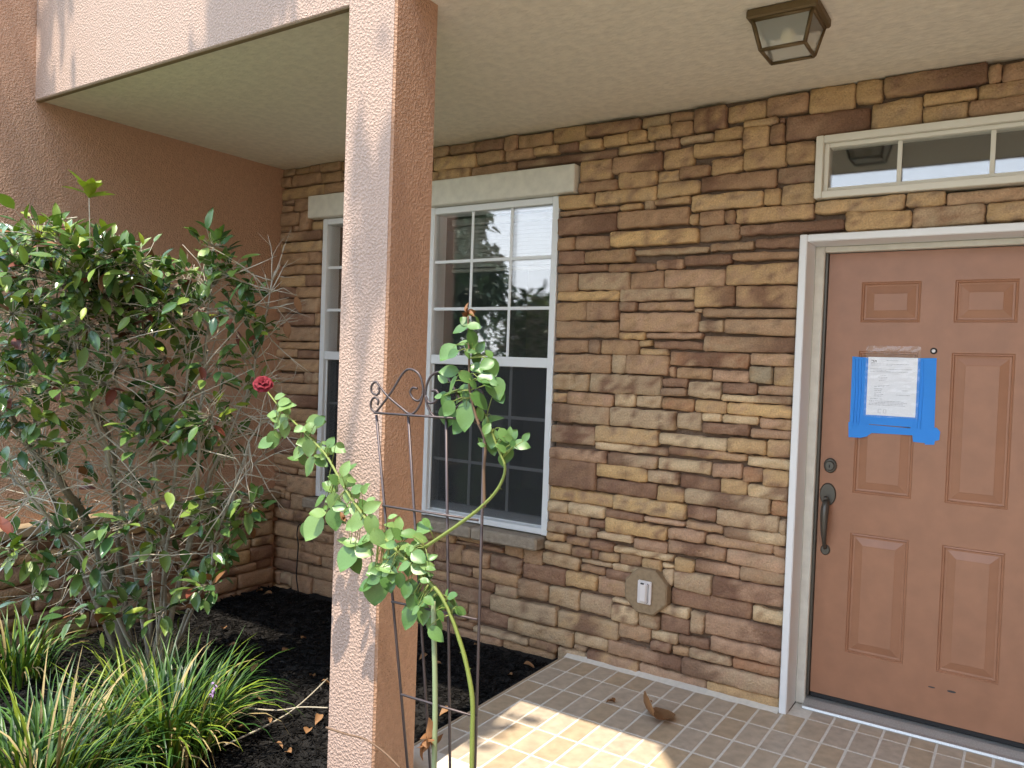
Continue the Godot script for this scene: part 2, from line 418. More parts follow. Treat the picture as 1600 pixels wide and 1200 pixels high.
# ---------- stones ----------
const TONES := [[0.55, 0.360, 0.180], [0.64, 0.420, 0.195], [0.420, 0.258, 0.148], [0.265, 0.150, 0.094], [0.48, 0.300, 0.188], [0.50, 0.360, 0.222], [0.66, 0.49, 0.295], [0.41, 0.215, 0.115], [0.37, 0.300, 0.200]]
const STAIN := Color(0.190, 0.098, 0.060)

func stone_mesh(w: float, h: float, tone: int, stain: int, edge_drop := 0.011) -> ArrayMesh:
	var o := Vector3(rng.randf() * 90, rng.randf() * 90, rng.randf() * 90)
	var xs := [0.0, minf(0.008, w * 0.2)]
	var nx := clampi(int(w / 0.034), 1, 11)
	for i in range(1, nx):
		xs.append(lerpf(0.008, w - 0.008, (i + rng.randf_range(-0.2, 0.2)) / nx))
	xs.append_array([w - minf(0.008, w * 0.2), w])
	var ys := [0.0, minf(0.007, h * 0.2)]
	var ny := clampi(int(h / 0.024), 1, 4)
	for i in range(1, ny):
		ys.append(lerpf(0.007, h - 0.007, (i + rng.randf_range(-0.2, 0.2)) / ny))
	ys.append_array([h - minf(0.007, h * 0.2), h])
	var cnt_x := xs.size()
	var cnt_y := ys.size()
	var base := Color(TONES[tone][0], TONES[tone][1], TONES[tone][2]) * rng.randf_range(0.9, 1.12)
	var other: Array = TONES[[2, 4, 5, 0][rng.randi() % 4]]
	var tint := Color(other[0], other[1], other[2])
	var P := []
	var K := []
	var dy := [rng.randf_range(-1, 1), rng.randf_range(-1, 1), rng.randf_range(-1, 1), rng.randf_range(-1, 1)]
	var wob := clampf(h * 0.09, 0.001, 0.006)
	var tilt_x := rng.randf_range(-0.05, 0.05)
	var tilt_y := rng.randf_range(-0.10, 0.06)
	for j in cnt_y:
		for i in cnt_x:
			var x: float = xs[i]
			var y: float = ys[j]
			var q := o + Vector3(x, y, 0)
			var ex := i == 0 or i == cnt_x - 1
			var ey := j == 0 or j == cnt_y - 1
			var z := noise.get_noise_3dv(q * 9.0) * 0.007 + noise.get_noise_3dv(q * 34.0) * 0.0025 + (x - w / 2) * tilt_x * 0.4 + (y - h / 2) * tilt_y
			if ex or ey:
				z -= edge_drop
			var px := x
			var py := y
			var along := x / w
			py += (y / h) * lerpf(dy[0], dy[1], along) * wob + (1.0 - y / h) * lerpf(dy[2], dy[3], along) * wob
			if ey:   # wavy bed joints
				py += noise.get_noise_2d(o.x + x * 26.0, o.y + j * 7.0) * 0.0075
			if ex:
				px += noise.get_noise_2d(o.y + y * 40.0, o.z + i * 7.0) * 0.005
			if ex and ey:   # blunted corners
				px += 0.005 if i == 0 else -0.005
				py += 0.004 if j == 0 else -0.004
			P.append(Vector3(px - w / 2, py - h / 2, z))
			var n1 := noise.get_noise_3dv(q * 16.0)
			var n2 := noise.get_noise_3dv(q * 55.0 + Vector3(7, 3, 1))
			var c := base.lerp(tint, clampf(0.25 + n1 * 1.3, 0, 0.75))
			var f := x / w
			var k := 0.0
			match stain:
				1: k = smoothstep(0.62, 0.15, f + n1 * 0.5)
				2: k = smoothstep(0.34, 0.12, absf(f - 0.5) + n1 * 0.3)
				3: k = smoothstep(0.38, 0.85, f + n1 * 0.5)
				4: k = smoothstep(0.05, 0.3, n1)
				_: k = smoothstep(0.12, 0.45, n1) * 0.75
			c = c.lerp(STAIN, k * 0.8)
			c *= 1.22 * (1.0 + n2 * 0.22)
			c.a = 1
			K.append(c)
	var st := begin(false)
	for j in cnt_y - 1:
		for i in cnt_x - 1:
			var a := j * cnt_x + i
			for n in [a, a + cnt_x, a + cnt_x + 1, a, a + cnt_x + 1, a + 1]:
				st.set_color(K[n])
				st.add_vertex(P[n])
	var ring := []
	for i in cnt_x: ring.append(i)
	for j in range(1, cnt_y): ring.append(j * cnt_x + cnt_x - 1)
	for i in range(cnt_x - 2, -1, -1): ring.append((cnt_y - 1) * cnt_x + i)
	for j in range(cnt_y - 2, 0, -1): ring.append(j * cnt_x)
	for n in ring.size():
		var a: int = ring[n]
		var b: int = ring[(n + 1) % ring.size()]
		var pa: Vector3 = P[a]; var pb: Vector3 = P[b]
		var qa := Vector3(pa.x, pa.y, -0.055); var qb := Vector3(pb.x, pb.y, -0.055)
		for e in [[pa, a], [pb, b], [qb, b], [pa, a], [qb, b], [qa, a]]:
			st.set_color(K[e[1]])
			st.add_vertex(e[0])
	return done(st)

func joined_stones(list: Array, parent: Node3D, turn: Basis) -> void:   # those past three hundred, as one part
	var st := SurfaceTool.new()
	st.begin(Mesh.PRIMITIVE_TRIANGLES)
	for e in list:
		st.append_from(e[0], 0, Transform3D(turn, e[1]))
	var o := part("small_stones", st.commit(), M.stone, parent)
	o.set_meta("kind", "stuff")

func build_stone_wall() -> void:
	var where := Vector3(-1.8, 0, WALL)
	var wall := thing("stone_wall", "dry-stacked brown and tan ledgestone front wall round window and door", "wall", where)
	# the block work behind the stones, with its openings
	var st := begin()
	var z0 := -3.90 - where.z
	var z1 := -3.695 - where.z
	var cells := [[-4.6, -0.3, -3.955, 2.9], [-3.955, -0.3, -2.125, 0.585], [-3.955, 2.45, -2.125, 2.9], [-2.125, -0.3, -0.86, 2.9],
		[-0.86, 2.13, 0.20, 2.29], [-0.86, 2.585, 0.20, 2.9], [0.20, -0.3, 1.6, 2.9]]
	for c in cells:
		box(st, Vector3(c[0] - where.x, c[1], z0), Vector3(c[2] - where.x, c[3], z1))
	part("mortar_backing", done(st), M.mortar, wall)
	var n := STONES.size() / 5
	var order := []
	for i in n:
		var a := float(STONES[i * 5 + 2] * STONES[i * 5 + 3])
		var mid_x: float = (STONES[i * 5] + STONES[i * 5 + 2] / 2.0) / 1000.0
		var hidden: bool = mid_x > 0.05 or STONES[i * 5 + 1] + STONES[i * 5 + 3] < -20
		order.append([a * (0.01 if hidden else 1.0), i])
	order.sort_custom(func(p, q): return p[0] > q[0])
	var rank := {}
	for k in order.size():
		rank[order[k][1]] = k
	var rest := []
	for i in n:
		var w: float = (STONES[i * 5 + 2] + 3) / 1000.0
		var h: float = (STONES[i * 5 + 3] + 4) / 1000.0
		var c := Vector3((STONES[i * 5] - 1.5) / 1000.0 + w / 2 - where.x, (STONES[i * 5 + 1] - 2) / 1000.0 + h / 2, rng.randf_range(-0.012, 0.014))
		var me := stone_mesh(w, h, STONES[i * 5 + 4] / 5, STONES[i * 5 + 4] % 5)
		if rank[i] < 300:
			part("stone", me, M.stone, wall, c)
		else:
			rest.append([me, c])
	joined_stones(rest, wall, Basis.IDENTITY)

func build_side_wall() -> void:
	var where := Vector3(-4.33, 0, -2.6)
	var wall := thing("stucco_side_wall", "pinkish brown stucco wall at right angles to the stone wall", "wall", where)
	var st := begin()
	box(st, Vector3(-0.3, -0.3, -1.3), Vector3(0, 5.6, 0.80))
	part("stucco_face", done(st), M.pink_stucco, wall)
	st = begin()
	box(st, Vector3(0.001, -0.3, -1.02), Vector3(0.012, 0.555, 0.79))
	part("mortar_backing", done(st), M.mortar, wall)
	# ledge that caps the stone foot of the wall
	var z := -1.05
	while z < 0.75:
		var l := 0.46 + rng.randf_range(-0.02, 0.03)
		st = begin()
		box(st, Vector3(0.002, -0.03, 0.003), Vector3(0.085, 0.03, l - 0.004), 0.008)
		part("ledge_stone", done(st), M.plate, wall, Vector3(0, 0.585, z))
		z += l
	var turn := Basis(Vector3.UP, PI / 2)
	var y := -0.10
	var count := 0
	while y < 0.53:
		var h := minf(rng.randf_range(0.05, 0.105), 0.548 - y)
		if 0.548 - y - h < 0.035:
			h = 0.548 - y
		z = -1.03
		while z < 0.72:
			var w := rng.randf_range(0.12, 0.40)
			var me := stone_mesh(w - 0.007, h - 0.007, [2, 3, 2, 4, 0, 5, 3][rng.randi() % 7], rng.randi() % 5)
			var o := part("stone", me, M.stone, wall, Vector3(rng.randf_range(0.036, 0.058), y + h / 2, z + w / 2))
			o.basis = turn
			count += 1
			z += w
		y += h


# ---------- house ----------
func build_house() -> void:
	var st := begin()
	# porch ceiling
	var ceiling := thing("porch_ceiling", "cream textured stucco ceiling over the porch", "ceiling", Vector3(-1.5, CEIL, -3.0))
	slab("stucco_panel", Vector3(-4.34, CEIL, -3.70), Vector3(1.6, CEIL + 0.12, -2.083), 0, M.ceiling_stucco, ceiling)
	# beam and the storey above it
	var beam := thing("porch_beam", "pink stucco beam and upper wall above the porch opening", "beam", Vector3(-1.5, CEIL, -2.1))
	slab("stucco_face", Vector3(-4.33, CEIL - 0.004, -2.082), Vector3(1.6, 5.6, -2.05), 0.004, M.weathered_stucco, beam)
	slab("drip_strip", Vector3(-4.33, CEIL - 0.010, -2.080), Vector3(-2.05, CEIL - 0.0045, -2.054), 0.002, M.drip, beam)
	# column
	var col := thing("porch_column", "square pink stucco porch column behind the rose trellis", "column", Vector3(-1.934, 0, -2.106))
	slab("shaft", Vector3(-2.046, -0.2, -2.217), Vector3(-1.822, CEIL + 0.6, -1.995), 0.007, M.pink_stucco, col)
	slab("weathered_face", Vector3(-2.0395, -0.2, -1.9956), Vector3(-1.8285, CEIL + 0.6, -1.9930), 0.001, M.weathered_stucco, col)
	# gable roof over the entry, above the frame; its eave shades the right of the floor
	var roof := thing("entry_roof", "dark roof overhang above the entry", "roof", Vector3(0, 5.4, -1.0))
	st = begin()
	var poly := [Vector2(-1.08, -2.05), Vector2(-1.08, -1.12), Vector2(-1.02, -1.06), Vector2(-0.93, -0.95), Vector2(-0.80, -0.74), Vector2(-0.72, -0.42), Vector2(1.7, -0.42), Vector2(1.7, -2.05)]
	for i in range(1, poly.size() - 1):
		for y in [0.0, 0.15]:
			tri(st, Vector3(poly[0].x, y, poly[0].y + 1.0), Vector3(poly[i].x, y, poly[i].y + 1.0), Vector3(poly[i + 1].x, y, poly[i + 1].y + 1.0), Vector3(0, y - 0.1, 0))
	for i in poly.size():
		var a: Vector2 = poly[i]
		var b: Vector2 = poly[(i + 1) % poly.size()]
		var e := b - a
		quad(st, Vector3(a.x, 0, a.y + 1), Vector3(b.x, 0, b.y + 1), Vector3(b.x, 0.15, b.y + 1), Vector3(a.x, 0.15, a.y + 1), Vector3(e.y, 0, -e.x) * -1.0)
	part("eave", done(st), M.roofing, roof)
	# unseen wall added beyond the frame to keep the right side of the sky off the porch
	var added_wall := thing("added_side_wall", "unseen pink stucco wall added right of the porch to block sky", "wall", Vector3(1.7, 0, -0.8))
	slab("stucco_face", Vector3(1.6, -0.3, -3.9), Vector3(1.9, 5.6, 6.5), 0, M.pink_stucco, added_wall)
	# rooms behind the glass
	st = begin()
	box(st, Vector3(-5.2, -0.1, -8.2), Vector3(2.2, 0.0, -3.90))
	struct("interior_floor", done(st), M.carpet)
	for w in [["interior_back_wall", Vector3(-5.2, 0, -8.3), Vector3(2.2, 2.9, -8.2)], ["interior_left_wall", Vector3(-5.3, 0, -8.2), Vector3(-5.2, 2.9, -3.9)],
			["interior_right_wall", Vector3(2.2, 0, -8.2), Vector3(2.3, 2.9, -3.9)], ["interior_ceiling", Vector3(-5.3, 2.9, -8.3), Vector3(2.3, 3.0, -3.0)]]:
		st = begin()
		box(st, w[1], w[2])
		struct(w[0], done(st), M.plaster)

func pane(x0: float, y0: float, x1: float, y1: float, z: float, parent: Node3D) -> void:
	slab("pane", Vector3(x0, y0, z - 0.004), Vector3(x1, y1, z), 0, M.window_glass, parent)
	slab("pane", Vector3(x0, y0, z - 0.014), Vector3(x1, y1, z - 0.010), 0, M.window_glass, parent)
	slab("pane", Vector3(x0, y0, z - 0.024), Vector3(x1, y1, z - 0.020), 0, M.window_glass, parent)  # extra third pane, added to strengthen the reflection

func muntins(called: String, xs: Array, ys: Array, lo: Vector3, hi: Vector3, m: Material, parent: Node3D) -> void:
	for x in xs:
		slab(called, Vector3(x - 0.009, lo.y, lo.z), Vector3(x + 0.009, hi.y, hi.z), 0.002, m, parent)
	for y in ys:
		slab(called, Vector3(lo.x, y - 0.009, lo.z + 0.0012), Vector3(hi.x, y + 0.009, hi.z - 0.0012), 0.002, m, parent)

func build_window() -> void:
	var w := thing("front_window", "white twin sash window with small-pane grids in stone wall", "window", Vector3(-3.04, 0.6, -3.70))
	var fz0 := -3.79
	var fz1 := -3.668
	var X0 := -3.938
	var X1 := -2.147
	for a in [[X0, X0 + 0.040], [-3.082, -2.996], [X1 - 0.040, X1]]:
		slab("frame", Vector3(a[0], 0.606, fz0), Vector3(a[1], 2.436, fz1), 0.003, M.window_white, w)
	for u in [[X0 + 0.040, -3.082], [-2.996, X1 - 0.040]]:
		slab("frame", Vector3(u[0], 2.396, fz0), Vector3(u[1], 2.434, fz1 - 0.002), 0.003, M.window_white, w)
		slab("frame", Vector3(u[0], 0.608, fz0), Vector3(u[1], 0.640, fz1 - 0.002), 0.003, M.window_white, w)
		var px: float = (u[1] - u[0]) / 3.0
		var xs := [u[0] + px, u[0] + 2 * px]
		# upper sash
		slab("meeting_rail", Vector3(u[0], 1.513, -3.735), Vector3(u[1], 1.567, -3.676), 0.003, M.window_white, w)
		pane(u[0], 1.562, u[1], 2.396, -3.690, w)
		muntins("muntin", xs, [2.115, 1.838], Vector3(u[0], 1.565, -3.6895), Vector3(u[1], 2.396, -3.684), M.window_white, w)
		# lower sash, set back, behind an insect screen
		slab("bottom_rail", Vector3(u[0], 0.640, -3.755), Vector3(u[1], 0.690, -3.715), 0.003, M.window_white, w)
		pane(u[0], 0.690, u[1], 1.513, -3.735, w)
		muntins("muntin", xs, [1.225, 0.945], Vector3(u[0], 0.69, -3.7345), Vector3(u[1], 1.513, -3.729), M.window_white, w)
		slab("insect_screen", Vector3(u[0] + 0.012, 0.652, -3.7015), Vector3(u[1] - 0.012, 1.510, -3.7000), 0, M.insect_screen, w)
		for e in [u[0], u[1] - 0.012]:
			slab("screen_frame", Vector3(e + 0.0005, 0.641, -3.706), Vector3(e + 0.0115, 1.512, -3.692), 0.002, M.window_white, w)
	# raised and lowered blinds inside
	for b in [["right", -2.99, -2.19, 2.10], ["left", -3.895, -3.085, 1.55]]:
		var bl := thing("window_blind", "cream slatted blind pulled up behind the window glass" if b[0] == "right" else "cream slatted blind lowered to the meeting rail inside the window", "blind", Vector3((b[1] + b[2]) / 2, 2.38, -3.85))
		slab("head_rail", Vector3(b[1], 2.35, -3.875), Vector3(b[2], 2.39, -3.825), 0.003, M.blind, bl)
		var me := box_mesh(Vector3(b[2] - b[1], 0.0018, 0.026))
		var y := 2.335
		while y > b[3]:
			var s := part("slat", me, M.blind, bl, Vector3(0, y - 2.38, 0))
			s.rotation.x = 1.12
			y -= 0.0225
		slab("bottom_rail", Vector3(b[1], b[3] - 0.03, -3.862), Vector3(b[2], b[3] - 0.008, -3.838), 0.003, M.blind, bl)
	# header board and sill
	var hd := thing("window_header", "flat cream header board above the front window", "header", Vector3(-3.034, 2.437, -3.65))
	slab("board", Vector3(-4.033, 2.4375, -3.70), Vector3(-2.033, 2.583, -3.618), 0.005, M.cream_trim, hd)
	var sill := thing("window_sill", "tan cast stone sill under the front window", "sill", Vector3(-3.05, 0.53, -3.63))
	var x := -3.985
	for l in [0.46, 0.46, 0.46, 0.44]:
		var st := begin()
		box(st, Vector3(0.002, 0, -0.14), Vector3(l - 0.003, 0.066, 0.04), 0.009)
		part("sill_stone", done(st), M.sill_stone, sill, Vector3(x, 0.533, -3.63) - sill.position)
		x += l

func build_transom() -> void:
	var w := thing("transom_window", "narrow cream framed transom window over the front door", "window", Vector3(-0.33, 2.30, -3.70))
	var a := [-0.834, 0.178, 2.302, 2.574]
	slab("frame", Vector3(a[0], a[2], -3.78), Vector3(a[0] + 0.032, a[3], -3.628), 0.003, M.almond, w)
	slab("frame", Vector3(a[1] - 0.032, a[2], -3.78), Vector3(a[1], a[3], -3.628), 0.003, M.almond, w)
	slab("frame", Vector3(a[0] + 0.032, a[3] - 0.032, -3.78), Vector3(a[1] - 0.032, a[3], -3.630), 0.003, M.almond, w)
	slab("frame", Vector3(a[0] + 0.032, a[2], -3.78), Vector3(a[1] - 0.032, a[2] + 0.030, -3.630), 0.003, M.almond, w)
	slab("sash", Vector3(a[0] + 0.0325, a[2] + 0.0305, -3.72), Vector3(a[0] + 0.052, a[3] - 0.0325, -3.652), 0.002, M.almond, w)
	slab("sash", Vector3(a[0] + 0.0525, a[3] - 0.050, -3.72), Vector3(a[1] - 0.0525, a[3] - 0.0325, -3.653), 0.002, M.almond, w)
	slab("sash", Vector3(a[0] + 0.0525, a[2] + 0.0305, -3.72), Vector3(a[1] - 0.0525, a[2] + 0.047, -3.653), 0.002, M.almond, w)
	pane(a[0] + 0.052, a[2] + 0.046, a[1] - 0.0325, a[3] - 0.050, -3.674, w)
	muntins("muntin", [-0.503, -0.168], [], Vector3(a[0], a[2] + 0.047, -3.6735), Vector3(a[1], a[3] - 0.050, -3.666), M.almond, w)

func build_door() -> void:
	var fr := thing("door_frame", "white deep door casing with cream jamb round the brown door", "door frame", Vector3(-0.34, 0, -3.72))
	slab("casing", Vector3(-0.886, 0.0, -3.83), Vector3(-0.853, 2.148, -3.632), 0.004, M.white_trim, fr)
	slab("casing", Vector3(0.175, 0.0, -3.83), Vector3(0.208, 2.148, -3.632), 0.004, M.white_trim, fr)
	slab("casing", Vector3(-0.853, 2.115, -3.83), Vector3(0.175, 2.1475, -3.634), 0.004, M.white_trim, fr)
	slab("jamb", Vector3(-0.853, 0.004, -3.90), Vector3(-0.812, 2.115, -3.795), 0.004, M.cream_trim, fr)
	slab("jamb", Vector3(0.134, 0.004, -3.90), Vector3(0.175, 2.115, -3.795), 0.004, M.cream_trim, fr)
	slab("jamb", Vector3(-0.812, 2.088, -3.90), Vector3(0.134, 2.114, -3.797), 0.004, M.cream_trim, fr)
	slab("door_stop", Vector3(-0.812, 0.04, -3.90), Vector3(-0.7985, 2.0875, -3.818), 0.003, M.bronze, fr)
	# threshold
	var th := thing("door_threshold", "ribbed aluminium threshold below the brown door", "threshold", Vector3(-0.34, 0, -3.80))
	var st := begin()
	var prof := [Vector2(-3.752, 0.002), Vector2(-3.756, 0.012), Vector2(-3.772, 0.016), Vector2(-3.774, 0.014), Vector2(-3.784, 0.020), Vector2(-3.786, 0.018), Vector2(-3.797, 0.025), Vector2(-3.799, 0.023), Vector2(-3.812, 0.030), Vector2(-3.832, 0.034), Vector2(-3.88, 0.034)]
	for i in prof.size() - 1:
		var a: Vector2 = prof[i]
		var b: Vector2 = prof[i + 1]
		quad(st, Vector3(-0.812, a.y, a.x) - th.position, Vector3(0.134, a.y, a.x) - th.position, Vector3(0.134, b.y, b.x) - th.position, Vector3(-0.812, b.y, b.x) - th.position, Vector3(0, 1, 0.3))
	part("plate", done(st), M.aluminium, th)
	# door
	var d := thing("front_door", "reddish brown six-panel front door with bronze handle set", "door", Vector3(-0.34, 0.045, -3.85))
	var X := [-0.7965, -0.654, -0.415, -0.287, -0.058, 0.1325]
	var Y := [0.060, 0.275, 0.823, 1.003, 1.644, 1.772, 1.952, 2.084]
	st = begin()
	var fz := -3.830
	for i in 5:
		for j in 7:
			if (i == 1 or i == 3) and (j == 1 or j == 3 or j == 5):
				continue
			quad(st, Vector3(X[i], Y[j], fz) - d.position, Vector3(X[i + 1], Y[j], fz) - d.position, Vector3(X[i + 1], Y[j + 1], fz) - d.position, Vector3(X[i], Y[j + 1], fz) - d.position, Vector3(0, 0, 1))
	box(st, Vector3(X[0], Y[0], -3.872) - d.position, Vector3(X[5], Y[7], -3.848) - d.position)
	for e in [[Vector3(X[0], Y[0], fz), Vector3(X[0], Y[7], fz), Vector3(-1, 0, 0)], [Vector3(X[5], Y[0], fz), Vector3(X[5], Y[7], fz), Vector3(1, 0, 0)], [Vector3(X[0], Y[0], fz), Vector3(X[5], Y[0], fz), Vector3(0, -1, 0)], [Vector3(X[0], Y[7], fz), Vector3(X[5], Y[7], fz), Vector3(0, 1, 0)]]:
		var back := Vector3(0, 0, -0.018)
		quad(st, e[0] - d.position, e[1] - d.position, e[1] + back - d.position, e[0] + back - d.position, e[2])
	part("slab", done(st), M.door_paint, d)
	for i in [1, 3]:
		for j in [1, 3, 5]:
			st = begin()
			var rings := [[0.0, 0.0], [0.004, -0.0045], [0.009, -0.003], [0.013, -0.0095], [0.020, -0.0105], [0.024, -0.009], [0.050, -0.0015], [0.053, 0.0]]
			var c := Vector3((X[i] + X[i + 1]) / 2, (Y[j] + Y[j + 1]) / 2, fz)
			var hw: float = (X[i + 1] - X[i]) / 2
			var hh: float = (Y[j + 1] - Y[j]) / 2
			for k in rings.size() - 1:
				var o0: float = rings[k][0]; var o1: float = rings[k + 1][0]
				for s in [[-1, -1, 1, -1], [1, -1, 1, 1], [1, 1, -1, 1], [-1, 1, -1, -1]]:
					quad(st, Vector3(s[0] * (hw - o0), s[1] * (hh - o0), rings[k][1]), Vector3(s[2] * (hw - o0), s[3] * (hh - o0), rings[k][1]),
						Vector3(s[2] * (hw - o1), s[3] * (hh - o1), rings[k + 1][1]), Vector3(s[0] * (hw - o1), s[1] * (hh - o1), rings[k + 1][1]), Vector3(0, 0, 1))
			var q := 0.053
			quad(st, Vector3(-hw + q, -hh + q, 0), Vector3(hw - q, -hh + q, 0), Vector3(hw - q, hh - q, 0), Vector3(-hw + q, hh - q, 0), Vector3(0, 0, 1))
			part("panel", done(st), M.door_paint, d, c - d.position)
	slab("door_sweep", Vector3(X[0], 0.036, -3.868), Vector3(X[5], 0.0592, -3.834), 0.004, M.rubber, d)
	# scuffs low on the door
	for s in [[-0.300, 0.205, 0.028, 0.006], [-0.225, 0.205, 0.034, 0.009]]:
		st = begin()
		disc(st, Vector3.ZERO, s[2] / 2, -0.0006, 0.0004, 12, 1.0, s[3] / s[2])
		part("scuff", done(st), M.scuff, d, Vector3(s[0], s[1], fz + 0.0006) - d.position)
	# deadbolt
	st = begin(true)
	disc(st, Vector3.ZERO, 0.034, 0, 0.012, 28, 0.82, 1.0, 0.005)
	var db := part("deadbolt", done(st), M.bronze, d, Vector3(-0.752, 1.117, fz) - d.position)
	st = begin()
	disc(st, Vector3.ZERO, 0.023, 0.011, 0.024, 24, 0.9, 1.0, 0.004)
	part("cylinder", done(st), M.bronze, db)
	slab("keyhole", Vector3(-0.754, 1.108, fz + 0.0235), Vector3(-0.750, 1.122, fz + 0.0262), 0.001, M.rubber, db)
	# handle set
	st = begin()
	disc(st, Vector3.ZERO, 0.052, 0, 0.010, 30, 0.68, 1.0, 0.005)
	var hs := part("handle_set", done(st), M.bronze, d, Vector3(-0.757, 0.984, fz) - d.position)
	var hp := Vector3(-0.757, 0, fz)
	rod("grip", curve([hp + Vector3(0, 0.952, 0.008), hp + Vector3(0, 0.948, 0.040), hp + Vector3(0, 0.915, 0.055), hp + Vector3(0, 0.86, 0.058), hp + Vector3(0, 0.80, 0.050), hp + Vector3(0, 0.757, 0.030), hp + Vector3(0, 0.738, 0.010)], 4), [0.009, 0.011, 0.013, 0.015, 0.015, 0.016, 0.017, 0.018, 0.018, 0.018, 0.018, 0.017, 0.016, 0.016, 0.015, 0.014, 0.012, 0.011, 0.010, 0.009, 0.009, 0.009, 0.008, 0.008, 0.008], M.bronze, hs, 10)
	rod("thumb_latch", [hp + Vector3(0, 0.962, 0.010), hp + Vector3(0, 0.965, 0.030), hp + Vector3(0, 0.972, 0.045)], [0.006, 0.007, 0.010], M.bronze, hs, 8)
	st = begin()
	disc(st, Vector3.ZERO, 0.021, 0, 0.009, 20, 1.0, 1.15, 0.004)
	part("foot_plate", done(st), M.bronze, hs, Vector3(0, 0.728 - 0.984, 0))
	# peephole
	st = begin()
	disc(st, Vector3.ZERO, 0.0135, 0, 0.005, 20, 1, 1, 0.002)
	var ph := part("peephole", done(st), M.rubber, d, Vector3(-0.356, 1.650, fz) - d.position)
	st = begin()
	disc(st, Vector3.ZERO, 0.0075, 0.004, 0.0065, 16, 1, 1, 0.0015)
	part("lens", done(st), M.white_plastic, ph)
	build_notice(fz)

func build_notice(fz: float) -> void:
	var p := thing("taped_notice", "printed white notice in clear sleeve, blue tape on three sides", "notice", Vector3(-0.51, 1.44, fz + 0.001))
	# strips of masking tape: outline points in the door's plane, each strip a hair above the one below
	var strips := [
		[[-0.680, 1.618], [-0.598, 1.614], [-0.598, 1.300], [-0.602, 1.262], [-0.678, 1.258]],
		[[-0.432, 1.617], [-0.343, 1.620], [-0.338, 1.292], [-0.350, 1.284], [-0.430, 1.288]],
		[[-0.684, 1.322], [-0.60, 1.316], [-0.44, 1.312], [-0.330, 1.322], [-0.316, 1.306], [-0.318, 1.270], [-0.334, 1.264], [-0.336, 1.248], [-0.372, 1.246], [-0.372, 1.252], [-0.418, 1.254], [-0.422, 1.282], [-0.50, 1.281], [-0.585, 1.279], [-0.606, 1.262], [-0.628, 1.254], [-0.680, 1.253]],
		[[-0.610, 1.372], [-0.424, 1.368], [-0.420, 1.316], [-0.606, 1.319]]]
	for k in strips.size():
		var pts := PackedVector2Array()
		for q in strips[k]:
			pts.append(Vector2(q[0], q[1]))
		var ids := Geometry2D.triangulate_polygon(pts)
		var st := begin()
		var z := fz + 0.0012 + 0.0009 * k - p.position.z
		for i in range(0, ids.size(), 3):
			tri(st, Vector3(pts[ids[i]].x - p.position.x, pts[ids[i]].y - p.position.y, z), Vector3(pts[ids[i + 1]].x - p.position.x, pts[ids[i + 1]].y - p.position.y, z), Vector3(pts[ids[i + 2]].x - p.position.x, pts[ids[i + 2]].y - p.position.y, z), Vector3(0, 0, 1))
		part("tape_strip", done(st), M.blue_tape, p)
	for e in [[-0.664, 1.30], [-0.652, 1.30], [-0.640, 1.31], [-0.405, 1.31], [-0.392, 1.31]]:   # folds in the side strips
		rod("tape_fold", [Vector3(e[0], e[1], fz + 0.0022), Vector3(e[0] + 0.003, 1.46, fz + 0.0026), Vector3(e[0] - 0.002, 1.607, fz + 0.0020)], [0.0012, 0.0019, 0.0010], M.blue_tape, p, 5)
	var o := p.position
	var sheet := QuadMesh.new()
	sheet.size = Vector2(0.198, 0.258)
	var pr := part("paper", sheet, M.paper, p, Vector3(-0.513, 1.489, fz + 0.0056) - o)
	M.paper.albedo_texture = notice_print()
	# plastic sleeve with creases, its crumpled lip above the paper
	var st := begin(false)
	var nx := 26
	var ny := 40
	var P := []
	for j in ny + 1:
		for i in nx + 1:
			var x := lerpf(-0.622, -0.404, float(i) / nx)
			var y := lerpf(1.352, 1.668, float(j) / ny)
			var lip := smoothstep(1.622, 1.640, y)
			var z := 0.0072 + noise.get_noise_2d(x * 14.0 - y * 6.0, y * 60.0) * 0.0012 + lip * (noise.get_noise_2d(x * 160.0, y * 190.0) * 0.005 + 0.003)
			P.append(Vector3(x, y, fz + z) - o)
	for j in ny:
		for i in nx:
			var a := j * (nx + 1) + i
			quad(st, P[a], P[a + 1], P[a + nx + 2], P[a + nx + 1], Vector3(0, 0, 1))
	part("plastic_sleeve", done(st), M.sleeve, p)

